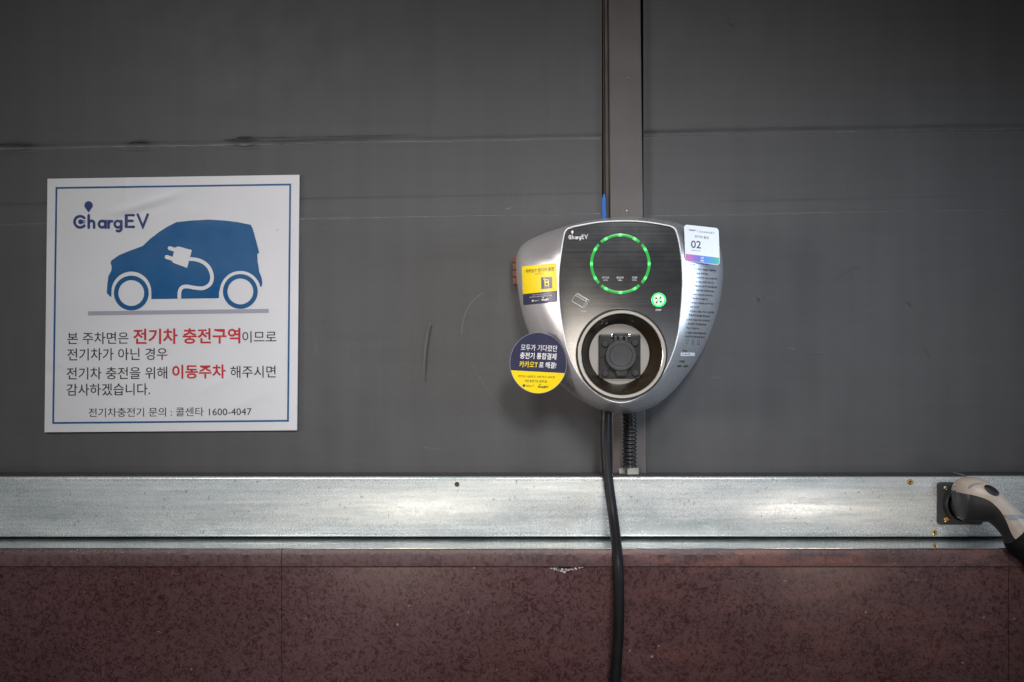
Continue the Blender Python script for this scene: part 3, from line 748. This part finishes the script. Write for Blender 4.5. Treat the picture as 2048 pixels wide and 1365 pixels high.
# ------------------------------------------------------------------ wall charger
ch = thing('charging_station', 'silver wall-mounted car charging station with green light ring', 'charger', P(1242, 828, -0.05))
sil = [(1250, 433.7), (1198, 438.5), (1148, 448), (1099, 463), (1066, 476), (1046, 489), (1036, 504), (1032, 522), (1033, 558), (1038, 595), (1046, 632), (1058, 667), (1076, 706), (1098, 742), (1122, 770), (1148, 791.5), (1178, 810), (1204, 821.5), (1228, 827.5), (1250, 828.5), (1280, 824), (1313, 810), (1346, 783), (1379, 743), (1405.5, 700), (1425, 654), (1438.5, 608), (1445, 565), (1446, 535), (1443, 505), (1434, 486), (1414, 470), (1366, 450), (1330, 441), (1290, 435.7)]
fac = [(1250, 441.3), (1200, 443.5), (1158, 450.5), (1140, 455), (1131.5, 460), (1127.5, 470), (1122, 502), (1117, 542), (1116, 575), (1118, 614), (1123.6, 654), (1132, 693.5), (1142, 723), (1155, 748), (1171.5, 769), (1194.5, 789.5), (1217.6, 802), (1241, 806.5), (1264, 802.5), (1290, 788.5), (1313, 767), (1333, 738), (1348, 703), (1357.7, 667), (1364, 614), (1366.6, 568), (1365, 525), (1360, 489), (1354.5, 466), (1351, 458), (1343, 452.5), (1325, 448.5), (1290, 443.2)]
def polar(pts, c, n):
    q = sorted((math.atan2(y - c[1], x - c[0]), math.hypot(x - c[0], y - c[1])) for x, y in catmull(pts, 10))
    q = [(q[-1][0] - 2 * pi, q[-1][1])] + q + [(q[0][0] + 2 * pi, q[0][1])]; out = []; j = 0
    for k in range(n):
        a = -pi + 2 * pi * (k + 0.5) / n
        while q[j + 1][0] < a: j += 1
        t = (a - q[j][0]) / ((q[j + 1][0] - q[j][0]) or 1); out.append((a, q[j][1] * (1 - t) + q[j + 1][1] * t))
    return out
CC = (1242, 612); NA = 288
Ro, Rf = polar(sil, CC, NA), polar(fac, CC, NA)
FY = -0.147; SY = -0.034
def ringpx(rad, y): return [P(CC[0] + r * cos(a), CC[1] + r * sin(a), y) for a, r in rad]
rings = [ringpx([(a, r * 0.955) for a, r in Ro], -0.001), ringpx([(a, r * 0.985) for a, r in Ro], -0.012), ringpx([(a, r * 0.997) for a, r in Ro], -0.024), ringpx(Ro, SY)]
FE = math.radians(62)
for k in range(1, 15):
    ph = FE * k / 14; t = (1 - cos(ph)) / (1 - cos(FE)); b = sin(ph) / sin(FE)
    rings.append(ringpx([(a, ro + (rf + 0.4 - ro) * t) for (a, ro), (_, rf) in zip(Ro, Rf)], SY + (FY - SY) * b))
rings.append(ringpx([(a, r - 1.5) for a, r in Rf], FY + 0.002))
housing = mk('housing', *loft(rings, True), M['housing'], ch, auto=40)
mk('trim_line', *loft([ringpx([(a, r + d) for a, r in Rf], y) for d, y in ((0.6, FY + 0.002), (0.3, FY - 0.0022), (-0.4, FY - 0.003), (-1.8, FY - 0.003), (-2.3, FY - 0.0022), (-2.5, FY + 0.002))], True), M['trim'], ch, auto=40)
# front face, gently convex, with the round opening for the socket
SC = (1243.4, 709); R0 = 90.6
def yface(px, py):
    return FY + 0.0006 - 0.0045 * max(0.0, 1 - ((py - 630) / 190) ** 2) * max(0.0, 1 - ((px - 1242) / 128) ** 2) ** 0.8
Fs = polar([(CC[0] + (r - 1.6) * cos(a), CC[1] + (r - 1.6) * sin(a)) for a, r in Rf], SC, NA)
def hole(a): return R0 - 0.3
R = []
for k in range(27):
    t = k / 26; ring = []
    for a, r in Fs:
        q = r + (R0 - r) * (1 - (1 - t) ** 1.0); x, y = SC[0] + q * cos(a), SC[1] + q * sin(a); ring.append(P(x, y, yface(x, y)))
    R.append(ring)
face = mk('front_face', *loft(R, True), M['face'], ch, smooth=True)
ys = yface(1243, 640); FC = P(SC[0], SC[1], ys - 0.003); sS = (ys - 0.003 + 2) / 2000
mk('gasket', *lathe_y(FC, [(92.0 * sS, ys - 0.002), (91.2 * sS, ys - 0.0042), (89.0 * sS, ys - 0.0042), (88.5 * sS, ys + 0.012)], 96), M['gasket'], ch, auto=35)
bz = mk('socket_bezel', *lathe_y(FC, [(88.6 * sS, ys + 0.01), (88.6 * sS, ys - 0.005), (87.6 * sS, ys - 0.0066), (82.2 * sS, ys - 0.0066), (81 * sS, ys - 0.0056), (80.6 * sS, ys - 0.003)], 96), M['bezel'], ch, auto=35)
YB = -0.112; sB = (YB + 2) / 2000
mk('socket_recess', *lathe_y(FC, [(80.8 * sS, ys - 0.004), (79.5 * sS, ys - 0.0025), (78 * sS, ys + 0.001), (73 * sS, ys + 0.018), (62.5 * sS, YB - 0.002), (61 * sS, YB + 0.001)], 96), M['recess'], ch, auto=35)
bp = mk('socket_back_plate', *lathe_y(FC, [(63 * sS, YB), (0.03, YB), (0.00001, YB)], 96), M['plate'], ch)
k1 = lambda x, y: (1130 + x * 0.17587, 600 + y * 0.17587)
a = k1(385, 392); b = k1(860, 900)
hold = mk('connector_holder', *prism(rrect(a[0], a[1], b[0], b[1], 6), YB + 0.001, YB - 0.008, 0.0014), M['plastic'], ch, auto=35)
for x, y in ((455, 500), (795, 490), (460, 835), (800, 830)):
    q = k1(x, y); c = P(q[0], q[1], YB - 0.010); r = 0.0068
    mk('bolt_cap', *lathe_y(c, [(r, YB - 0.007), (r, YB - 0.0105), (r * 0.86, YB - 0.0118), (0.00001, YB - 0.0118)], 24), M['plastic'], hold, auto=35)
q = k1(637, 635); c = P(q[0], q[1], YB - 0.02); r = 0.0290
cap = mk('socket_cap', *lathe_y(c, [(r, YB - 0.006), (r, YB - 0.018), (r * 0.96, YB - 0.0198), (r * 0.80, YB - 0.0200), (r * 0.74, YB - 0.0196), (r * 0.70, YB - 0.0212), (r * 0.45, YB - 0.0206), (0.00001, YB - 0.0202)], 64), M['plastic_lo'], ch, auto=30)
tab = [k1(*p) for p in ((545, 770), (735, 770), (712, 812), (702, 852), (690, 868), (600, 868), (585, 852), (575, 812))]
mk('pull_tab', *prism(tab, YB - 0.010, YB - 0.0165, 0.0012), M['plastic_lo'], cap, auto=35)
for x0_, x1_ in ((560, 592), (612, 660), (682, 718)):
    a, b = k1(x0_, 415), k1(x1_, 485); mk('hinge_knuckle', *prism(rrect(a[0], a[1], b[0], b[1], 1.2, 3), YB - 0.006, YB - 0.0165, 0.0008), M['plastic_lo'], cap, auto=35)
a, b = k1(555, 378), k1(720, 428); mk('hinge_block', *prism(rrect(a[0], a[1], b[0], b[1], 2, 3), YB - 0.006, YB - 0.0150, 0.0015), M['plastic'], hold, auto=35)
for x in (533, 733):
    a, b = k1(x - 15, 390), k1(x + 15, 426); mk('hinge_pin', *prism(rrect(a[0], a[1], b[0], b[1], 1.2, 3), YB - 0.007, YB - 0.0135, 0.0008), M['silver'], hold, auto=35)
for pts in (((402, 643), (460, 643), (460, 655), (402, 655)), ((815, 636), (842, 636), (842, 646), (815, 646)), ((480, 795), (515, 765), (522, 772), (488, 802))):
    mk('rib', *prism([k1(*p) for p in pts], YB - 0.007, YB - 0.0095), M['gasket'], hold)
# green light ring
fs = bvh_surf([face])
lc = fs(1240.6, 528)[0]
def seg(a0, a1):
    n = 22; sS2 = (lc.y + 2) / 2000; rr = []
    for k in range(n + 1):
        a = math.radians(a0 + (a1 - a0) * k / n); q = []
        for r, d in ((54.8, -0.3), (54.9, 0.6), (55.6, 0.9), (59.6, 0.9), (60.3, 0.6), (60.4, -0.3)):
            x, y = 1240.6 + r * cos(a), 528 - r * sin(a); p, nn = fs(x, y); q.append(p + nn * d / 1000)
        rr.append(q)
    return loft(rr, True, True, True)
for a0, a1 in ((49, 131.5), (138.5, 222), (229, 311.5), (318.5, 402)):
    o = mk('light_segment', *seg(a0, a1), M['led'], ch, auto=40)
    dlt = lc - ORG[ch]
    for vv in o.data.vertices: vv.co -= dlt
    o.location = dlt; ORG[o] = lc
# stop button
bc, bn = fs(1317, 600.4); sb = (bc.y + 2) / 2000; y = bc.y
btn = mk('stop_button', *lathe_y(bc, [(15 * sb, y + 0.001), (15 * sb, y - 0.002), (13.6 * sb, y - 0.0034), (12.2 * sb, y - 0.0036), (11.8 * sb, y - 0.0024), (0.00001, y - 0.0024)], 40), M['silver'], ch, auto=35)
mk('lit_ring', *lathe_y(bc, [(14.4 * sb, y - 0.0030), (13.6 * sb, y - 0.0040), (12.0 * sb, y - 0.0040), (11.6 * sb, y - 0.0030)], 40), M['btn_glow'], btn, smooth=True)
mk('button_face', *lathe_y(bc, [(11.5 * sb, y - 0.0026), (10.8 * sb, y - 0.0038), (0.00001, y - 0.0042)], 40), M['btn_white'], btn, smooth=True)
pl = plane_surf(bc + Vector((0, -0.0044, 0)), Vector((0, -1, 0)))
M['btn_mark'] = simple('button_mark', (0.23, 0.13, 0.10), 0.3, 0.8)
for a0 in (35, 125, 215, 305):
    decal('button_mark', annulus(1317, 600.4, 0.6, 8.2, 6, math.radians(a0), math.radians(a0 + 34)), pl, 0.1, M['btn_mark'], btn)
# print on the face
decal('wordmark', wordmark(1137, 461.5, 1175.5, 481.5, 0, 15), fs, 0.25, M['ink_white'], ch)
decal('lettering', text('STOP', 1311, 618.5, 1322.5, 622.5), fs, 0.2, M['ink_white'], ch)
M['print_dim'] = simple('faint_print', (0.45, 0.45, 0.45), 0.4)
decal('lettering', text('CARD', 1161.5, 621.5, 1173, 625), fs, 0.2, M['print_dim'], ch)
for s, s2, x in (('잔여시간', '(시:분)', 1211), ('충전금액', '(원)', 1240), ('전력량', '(kWh)', 1269)):
    w_ = 6.8 if len(s) == 4 else 5.2
    decal('lettering', merge([text(s, x - w_, 553.5, x + w_, 558), text(s2, x - 4.5, 559.3, x + 4.5, 562.8)]), fs, 0.2, M['ink_white'], ch)
k4 = lambda x, y: (1000 + x * 0.14652, 420 + y * 0.14652)
g = [stroke([k4(*p) for p in q], 0.55, 0.03 * i, closed=cl, cap=False) for i, (q, cl) in enumerate((
    (((1025, 1165), (1178, 1252), (1130, 1335), (980, 1245)), True), (((1035, 1142), (1188, 1228), (1178, 1252)), False), (((1063, 1137), (1216, 1235), (1155, 1330)), False), (((1035, 1150), (1040, 1153)), False)))]
decal('card_symbol', merge(g), fs, 0.2, M['ink_white'], ch)
# brown latch blocks on the left edge
for k in range(4):
    y0 = 512.5 + k * 14.6; mk('latch_block', *prism(rrect(1026, y0, 1040, y0 + 13.2, 1.2, 3), -0.012, -0.030, 0.001), M['copper'], ch, auto=35)
# operating instructions printed on the right flank
hsf = bvh_surf([housing])
k7 = lambda x, y: (1330 + x * 0.18325, 510 + y * 0.18325)
for s, x0, ya, x1, yb in (('사용방법', 245, 107, 325, 109), ('1. 카드태깅 혹은 어플을 이용하여', 250, 150, 552, 174), ('사용자 인증을 해주세요.', 255, 197, 472, 212), ("2. 인증이 완료되면 'HELLO'문구와", 262, 242, 565, 265), ('함께 충전 가능 상태가 됩니다.', 268, 290, 535, 308),
        ("* 인증실패시 'NO'문구가 표시됩니다.", 258, 334, 570, 357), ('3. 충전 커넥터를 연결해주세요.', 268, 382, 542, 402), ('4. 충전이 시작되면 잔여시간,', 268, 432, 520, 447), ('전력량이 표시됩니다.', 290, 475, 475, 488), ('* 잔여시간, 전력량은 3초 주기로', 255, 520, 527, 540), ('표시 됩니다.', 272, 567, 372, 573),
        ('5. 카드태깅, 어플, STOP 스위치를', 248, 613, 530, 632), ('이용하여 종료를 해주세요.', 260, 658, 490, 675), ('6. 충전이 종료 되면 충전시간,', 235, 707, 488, 722), ('충전금액, 전력량을 확인', 248, 752, 450, 765), ('하실 수 있습니다.', 232, 797, 378, 806),
        ('7. 커플러 연결을 해제하시면', 225, 850, 445, 860), ("'BYE'문구와 함께 종료 됩니다.", 218, 890, 440, 902), ('아이디', 190, 1048, 240, 1050), ('고객센터', 150, 1163, 215, 1165), ('1600 - 4047', 130, 1214, 255, 1216)):
    a, b = k7(x0, ya), k7(x1, yb); hh = 2.0 if s[0] not in '1' or len(s) > 12 else 2.3
    decal('lettering', text(s, a[0], a[1] - hh, b[0], a[1] + hh, (b[1] - a[1]) / (b[0] - a[0]), 0.02), hsf, 0.25, M['ink_black'], ch)
for x, y, mt in ((242, 935, 'ink_green'), (306, 940, 'ink_blue'), (366, 942, 'ink_red')):
    a = k7(x, y); decal('status_circle', annulus(a[0], a[1], 2.2, 3.1, 20), hsf, 0.25, M[mt], ch)
for s, x, y in (('대기', 236, 970), ('충전중', 300, 974), ('에러', 362, 977)):
    a = k7(x, y); decal('lettering', text(s, a[0] - 2.2, a[1] - 1.4, a[0] + 2.8, a[1] + 1.4), hsf, 0.25, M['ink_black'], ch)
a, b = k7(170, 1068), k7(325, 1104)
idb = decal('id_label', poly_tris(rrect(a[0], a[1], b[0], b[1], 0.5, 2)), hsf, 0.3, M['card'], ch, cut=6)
decal('lettering', text('00180190', a[0] + 2, a[1] + 1.8, a[0] + 19, a[1] + 4.6), hsf, 0.5, M['ink_blue'], idb)

# yellow payment sticker wrapped on the left flank
def quad_map(c):
    return lambda u, v: tuple((c[0][k] * (1 - u) + c[1][k] * u) * (1 - v) + (c[3][k] * (1 - u) + c[2][k] * u) * v for k in (0, 1))
yq = quad_map(((1044, 533.5), (1113, 526.5), (1115, 604.5), (1047, 611)))
def qpts(pts, m): return [m(x / 100, y / 100) for x, y in pts]
outl = rrect(0, 0, 100, 100, 4, 4)
up = [p for p in outl if p[1] <= 71] + [(0, 71.0)] ; up = [p for p in outl if p[1] < 50]; up = [(0, 71)] + up[len(up) // 2:] + up[:len(up) // 2] + [(100, 71)]
lo = [p for p in outl if p[1] > 50]; lo = [(100, 71)] + lo + [(0, 71)]
ys_ = decal('payment_sticker', poly_tris(qpts(up, yq)), hsf, 0.5, M['yellow'], ch, cut=6, skirt=True, label='yellow and navy payment sticker on the left flank')
decal('navy_band', poly_tris(qpts(lo, yq)), hsf, 0.5, M['navy'], ys_, cut=6, skirt=True)
decal('lettering', text('카카오T 전기차 충전', 1052, 539.5, 1108, 547.5, -0.095, 0.018), hsf, 0.75, M['ink_black'], ys_, cut=8)
decal('lettering', text('ICP-000177C', 1070, 547.6, 1087, 550, -0.09), hsf, 0.75, M['ink_black'], ys_)
nb = [k4(*p) for p in ((562, 922), (712, 913), (716, 1072), (568, 1083))]
decal('phone_symbol', poly_tris(nb), hsf, 0.7, M['navy'], ys_, cut=6)
ph = [k4(*p) for p in ((617, 955), (662, 952), (668, 1030), (620, 1036))]
decal('phone_symbol', merge([stroke(ph, 1.6, closed=True), stroke([k4(625, 990), k4(660, 988)], 2.2, 0.05, cap=False), stroke([k4(598, 955), k4(606, 940), k4(620, 934)], 1.2, 0.05)]), hsf, 0.95, M['ink_yellow'], ys_)
decal('lettering', text('SCAN ME', *k4(600, 1048), *k4(680, 1062), -0.05), hsf, 0.95, M['ink_yellow'], ys_)
for s, x0, y0, x1, y1 in (('카카오T 앱에서 충전기 QR코드를', 450, 1157, 650, 1172), ('스캔하거나 NFC 태그하면 결제 끝!', 405, 1186, 705, 1203), ('kakao T', 468, 1232, 540, 1250)):
    a, b = k4(x0, y0), k4(x1, y1); decal('lettering', text(s, a[0], a[1], b[0], b[1], -0.09), hsf, 0.75, M['ink_white'], ys_, cut=8)
decal('wordmark', wordmark(*k4(572, 1190), *k4(672, 1248), -0.08, 26), hsf, 0.75, M['ink_white'], ys_)
decal('logo_square', poly_tris([k4(*p) for p in ((440, 1232), (460, 1230), (461, 1252), (441, 1254))]), hsf, 0.75, M['ink_white'], ys_)

# flat stickers that stand off the curved flank: plane through the flank, pushed clear of it
def fit_plane(pts, nn, gap):
    nn = nn.normalized(); best = None
    for x, y in pts:
        d = (P(x, y, 0) - Vector((0, CAMY, CAMZ))).normalized(); h = HT(x, y)
        if h is None: continue
        k = h.dot(nn); best = k if best is None else max(best, k)
    return plane_surf(nn * (best + gap), nn)
_hv = [v.co + ORG[housing] for v in housing.data.vertices] + [v.co + ORG[face] for v in face.data.vertices]
_o = len(housing.data.vertices)
_ht = BVHTree.FromPolygons(_hv, [tuple(p.vertices) for p in housing.data.polygons] + [tuple(i + _o for i in p.vertices) for p in face.data.polygons])
def HT(x, y):
    c = Vector((0, CAMY, CAMZ)); return _ht.ray_cast(c, (P(x, y, 0) - c).normalized())[0]
# round sticker
dc = (1076.7, 726.3)
disc = circ(dc[0], dc[1], 57, 64, 61)
dn = Vector((-0.30, -1, -0.14))
dpl = fit_plane(disc + circ(dc[0], dc[1], 40, 24) + circ(dc[0], dc[1], 50, 40), dn, 0.0006)
k5 = lambda x, y: (1000 + x * 0.17587, 580 + y * 0.17587)
ly = lambda x: 580 + 0.17587 * (915 + (x - 1020.2) / 0.17587 * 33 / 625)
full = disc
rd = decal('round_sticker', poly_tris(full), dpl, 0.3, M['navy'], ch, skirt=True, label='round navy and yellow sticker overhanging the lower left edge')
back = None
a_up = [p for p in disc if p[1] > ly(p[0])]
a_up.sort(key=lambda p: math.atan2(p[1] - dc[1], p[0] - dc[0]))
yl = [(a_up[-1][0], ly(a_up[-1][0]))] + list(reversed(a_up)) + [(a_up[0][0], ly(a_up[0][0]))]
decal('yellow_half', poly_tris(yl), dpl, 0.42, M['yellow'], rd)
decal('rim', stroke(circ(dc[0], dc[1], 56.6, 64, 60.6), 0.7, closed=True), dpl, 0.55, M['ink_grey'], rd)
for s, x0, y0, x1, y1, mt, bo in (('모두가 기다렸던', 236, 618, 644, 690, 'ink_white', 0.004), ('충전기 통합결제', 226, 708, 638, 782, 'ink_white', 0.014), ('카카오T', 218, 808, 428, 880, 'ink_yellow', 0.014), ('로 해결!', 442, 818, 636, 888, 'ink_white', 0.014),
        ('카카오T QR코드 스캔 또는 NFC로', 205, 968, 625, 996, 'ink_black', 0.006), ('어떤 충전기든 결제 끝!', 280, 1020, 538, 1050, 'ink_black', 0.006), ('kakao T', 298, 1078, 385, 1102, 'ink_black', 0.004)):
    a, b = k5(x0, y0), k5(x1, y1); decal('lettering', text(s, a[0], a[1], b[0], b[1], 0.035, bo, 0.10 if mt != 'ink_black' else 0), dpl, 0.6, M[mt], rd)
decal('wordmark', wordmark(*k5(432, 1066), *k5(550, 1118), 0.04, 24), dpl, 0.6, M['ink_black'], rd)
decal('logo_square', poly_tris([k5(*p) for p in ((261, 1075), (286, 1076), (286, 1102), (261, 1101))]), dpl, 0.6, M['navy'], rd)
# numbered card
cq = ((1368, 449.3), (1437, 457), (1439.3, 531), (1370.3, 522.7))
cm = quad_map(cq)
cpl = fit_plane([cm(i / 8, j / 8) for i in range(9) for j in range(9)], Vector((0.42, -1, 0.06)), 0.0006)
co = rrect(0, 0, 100, 100, 9, 5)
cd = decal('number_card', poly_tris(qpts(co, cm)), cpl, 0.6, M['card'], ch, skirt=True, label='white numbered card with rainbow strip on the right flank')
lo = [p for p in rrect(1.2, 1.2, 98.8, 98.8, 8, 5) if p[1] > 50]; lo = [(98.8, 80)] + lo + [(1.2, 80)]
band = decal('gradient_strip', poly_tris(qpts(lo, cm)), cpl, 0.75, M['rainbow'], cd, cut=8)
k6 = lambda x, y: (1330 + x * 0.11725, 430 + y * 0.11725)
for s, x0, y0, x1, y1, bo, h_ in (('TMAP', 400, 246, 518, 274, 0.02, 0.08), ('|', 542, 256, 547, 300, 0, 0), ('C H A R G E V', 578, 274, 838, 302, 0.025, 0.10), ('전기차 충전', 505, 345, 740, 392, 0.012, 0.12), ('02', 440, 436, 612, 566, 0.014, 0.08), ('CEV0427402', 445, 592, 600, 612, 0, 0.1)):
    a, b = k6(x0, y0), k6(x1, y1); decal('lettering', text(s, a[0], a[1], b[0], b[1], h_, bo), cpl, 0.8, M['ink_black'], cd)
a, b = k6(600, 766), k6(664, 800); decal('lettering', text('NFC', a[0], a[1], b[0], b[1], 0.1, 0.03), cpl, 0.95, M['ink_white'], cd)
g = [annulus(*k6(633, 756), r0, r1, 10, math.radians(25), math.radians(155)) for r0, r1 in ((0.2, 1.2), (1.9, 2.7), (3.2, 3.9))]
decal('wireless_symbol', merge(g), cpl, 0.95, M['ink_white'], cd)

# ------------------------------------------------------------------ cable from the charger
cab = thing('charging_cable', 'thick black cable hanging from the charger down over the granite', 'cable', P(1231, 1400, -0.18))
path = [(1213, 800, -0.060), (1212, 826, -0.060), (1211, 880, -0.064), (1213.5, 930, -0.074), (1219, 980, -0.090), (1226, 1030, -0.108), (1232, 1080, -0.140), (1236, 1130, -0.172), (1238, 1200, -0.182), (1237, 1270, -0.184), (1233, 1330, -0.182), (1230, 1400, -0.178), (1228, 1550, -0.175), (1226, 1750, -0.175)]
pp = [P(*q) for q in catmull(path, 8, False)]
mk('sheath', *tube(pp, 0.0097, 20), M['rubber'], cab, smooth=True)
# ------------------------------------------------------------------ corrugated conduit
con = thing('corrugated_conduit', 'black ribbed conduit with hex nut between charger and steel rail', 'conduit', P(1260, 948, -0.04))
cy = -0.034; z1 = P(1260, 812, cy).z; z0 = P(1260, 936, cy).z; cx = P(1260, 880, cy).x
prof = []; z = z0; i = 0; pit = 0.0076
while z < z1:
    prof += [(0.0112, z), (0.0118, z + pit * .18), (0.0138, z + pit * .32), (0.0143, z + pit * .5), (0.0138, z + pit * .68), (0.0118, z + pit * .84)]; z += pit
rings = []
n = 28
for r, zz in prof:
    lean = (zz - z0) * -0.012 + 0.0006 * sin(zz * 40)
    rings.append([Vector((cx + lean + r * cos(2 * pi * k / n), cy + r * sin(2 * pi * k / n), zz + 0.0006 * sin(2 * pi * k / n))) for k in range(n)])
mk('ribbed_hose', *loft(rings, True), M['hose'], con, smooth=True)
zn0 = zt + 0.0005; zn1 = P(1260, 934, cy).z
hx = [(cos(math.radians(60 * k + 11)), sin(math.radians(60 * k + 11))) for k in range(6)]
rg = [[Vector((cx + 0.0225 * s * a, cy + 0.0225 * s * b, z)) for a, b in hx] for s, z in ((0.93, zn0), (1.0, zn0 + 0.002), (1.0, zn1 - 0.002), (0.93, zn1), (0.6, zn1))]
mk('hex_nut', *loft(rg, True, True, False), M['zinc'], con, auto=20)

# ------------------------------------------------------------------ connector dock on the rail and the connector in it
k8 = lambda x, y: (1780 + x * 0.16115, 920 + y * 0.16115)
dock = thing('connector_dock', 'square black dock plate screwed to the steel rail', 'dock', P(1925, 1048, RF))
a, b = k8(597, 283), k8(1158, 808)
mk('plate', *prism(rrect(a[0], a[1], b[0], b[1], 6), RF + 0.0005, RF - 0.007, 0.0014), M['plastic'], dock, auto=35)
dq = k8(955, 560); dcp = P(dq[0], dq[1], RF - 0.03)
mk('collar', *lathe_y(dcp, [(0.0365, RF - 0.006), (0.0360, RF - 0.022), (0.0335, RF - 0.024), (0.0315, RF - 0.022), (0.0300, RF - 0.008)], 48), M['plastic'], dock, auto=35)
q = k8(685, 350); screw(q[0], q[1], RF - 0.007, 4.2, M['silver'], dock)
q = k8(697, 738); screw(q[0], q[1], RF - 0.007, 5.6, M['brass'], dock)
g = []
for x, y, r in ((658, 558, 1.0), (678, 525, .8), (690, 612, .9), (688, 645, 1.0), (695, 622, .6), (745, 706, 1.1), (752, 690, .7), (1003, 778, .9), (940, 748, .8), (785, 600, .8)):
    q = k8(x, y); g.append(poly_tris(circ(q[0], q[1], r * 0.75, 7)))
o = decal('paint_specks', merge(g), plane_surf(Vector((0, RF - 0.007, 1)), Vector((0, -1, 0))), 0.1, M['chip'], dock); o['kind'] = 'stuff'
# connector
con2 = thing('charging_connector', 'beige and black charging connector handle plugged into the dock', 'connector', P(1990, 1060, -0.16))
mk('barrel', *lathe_y(dcp, [(0.0285, RF - 0.008), (0.0290, RF - 0.03), (0.0310, RF - 0.036), (0.0315, RF - 0.062)], 48, True), M['gasket'], con2, auto=35)
SEC = [((803, 360), (800, 388), (812, 520), -0.128, 8), ((812, 310), (806, 390), (826, 600), -0.132, 20), ((850, 258), (835, 397), (880, 728), -0.137, 29), ((900, 232), (880, 406), (945, 756), -0.140, 33), ((985, 217), (960, 430), (1040, 770), -0.143, 35), ((1100, 232), (1060, 475), (1140, 772), -0.147, 35),
       ((1235, 292), (1180, 550), (1210, 776), -0.152, 33), ((1370, 420), (1250, 635), (1262, 806), -0.157, 30), ((1480, 530), (1320, 735), (1322, 860), -0.161, 28), ((1600, 635), (1405, 862), (1392, 945), -0.164, 26), ((1720, 740), (1492, 968), (1436, 1050), -0.166, 25)]
secs = catmull([(*s[0], *s[1], *s[2], s[3], s[4]) for s in SEC], 5, False)
def ring_pts(s, a0, a1, n, grow=0.0):
    u, m_, l = k8(s[0], s[1]), k8(s[2], s[3]), k8(s[4], s[5]); y = s[6]; T = (s[7] + grow * 1000) / 1000
    U, L = P(*u, y), P(*l, y); mid = (U + L) / 2; ax = (U - L) / 2; g = 1 + grow / max(ax.length, 1e-4)
    return [mid + ax * g * cos(a0 + (a1 - a0) * k / n) + Vector((0, -T * sin(a0 + (a1 - a0) * k / n), 0)) for k in range(n + 1)]
def phim(s):
    u, m_, l = Vector(k8(s[0], s[1])), Vector(k8(s[2], s[3])), Vector(k8(s[4], s[5])); d = (u - l); t = (m_ - l).dot(d) / d.dot(d)
    return math.acos(max(-0.95, min(0.95, 2 * t - 1)))
core = [ring_pts(s, 0, 2 * pi, 35, -0.0004)[:-1] for s in secs]
lower = mk('lower_body', *loft(core, True, True, True), M['plastic'], con2, smooth=True)
sh = []
for s in secs:
    ph = phim(s); o = ring_pts(s, -ph, ph, 24, 0.0008); i_ = ring_pts(s, ph, -ph, 24, -0.0012); sh.append(o + i_)
shell = mk('shell', *loft(sh, True, True, True), M['beige'], con2, auto=45)
ssf = bvh_surf([shell])
def rot_oval(cx, cy, a, b, deg, n=28):
    t = math.radians(deg); return [k8(cx + a * cos(2 * pi * k / n) * cos(t) - b * sin(2 * pi * k / n) * sin(t), cy + a * cos(2 * pi * k / n) * sin(t) + b * sin(2 * pi * k / n) * cos(t)) for k in range(n)]
def pad(name, outline, h, mat, parent, rise=0.5):
    cx_ = sum(p[0] for p in outline) / len(outline); cy_ = sum(p[1] for p in outline) / len(outline); R = []
    for s, hh in ((1.0, -0.4), (0.98, h * 0.6), (0.9, h), (0.6, h * (1 + rise)), (0.25, h * (1 + rise))):
        r = []
        for x, y in outline:
            p, nn = ssf(cx_ + (x - cx_) * s, cy_ + (y - cy_) * s); r.append(p + nn * hh / 1000)
        R.append(r)
    return mk(name, *loft(R, True, False, True), mat, parent, auto=50)
pad('release_button', rot_oval(1262, 382, 108, 46, 33), 1.2, M['gasket'], con2)
cres = catmull([(962, 352), (985, 318), (1040, 296), (1110, 288), (1170, 292), (1110, 304), (1050, 318), (1000, 352), (972, 366)], 4)
pad('thumb_inlay', [k8(*p) for p in cres], 0.3, M['beige_in'], con2, 0.1)
pad('grip_inlay', rot_oval(1520, 716, 158, 36, 1), 0.35, M['beige_in'], con2, 0.1)
decal('grip_inlay_edge', stroke(rot_oval(1520, 716, 160, 38, 1, 40), 0.9, closed=True), ssf, 0.4, M['beige'], con2)
# strain-relief boot and cable end
BO = [((1700, 725), (1420, 1030), -0.166, 27), ((1760, 800), (1438, 1080), -0.167, 26), ((1790, 900), (1466, 1130), -0.168, 25), ((1810, 1000), (1520, 1190), -0.168, 22), ((1815, 1080), (1570, 1228), -0.168, 20), ((1818, 1150), (1620, 1255), -0.168, 15), ((1822, 1215), (1655, 1300), -0.168, 13), ((1828, 1300), (1690, 1370), -0.168, 11)]
bs = catmull([(*a, *b, y, t) for a, b, y, t in BO], 4, False)
R = []
for s in bs:
    U, L = P(*k8(s[0], s[1]), s[4]), P(*k8(s[2], s[3]), s[4]); mid = (U + L) / 2; ax = (U - L) / 2
    R.append([mid + ax * cos(2 * pi * k / 28) + Vector((0, -s[5] / 1000 * sin(2 * pi * k / 28), 0)) for k in range(28)])
mk('strain_relief', *loft(R, True, True, True), M['rubber'], con2, smooth=True)
tail = [(*k8(1760, 1300), -0.168), (*k8(1830, 1480), -0.170), (*k8(1880, 1800), -0.174), (*k8(1890, 2300), -0.178), (*k8(1880, 3000), -0.178), (*k8(1870, 4200), -0.178)]
mk('cable_end', *tube([P(*q) for q in catmull(tail, 6, False)], 0.0095, 16), M['rubber'], con2, smooth=True)
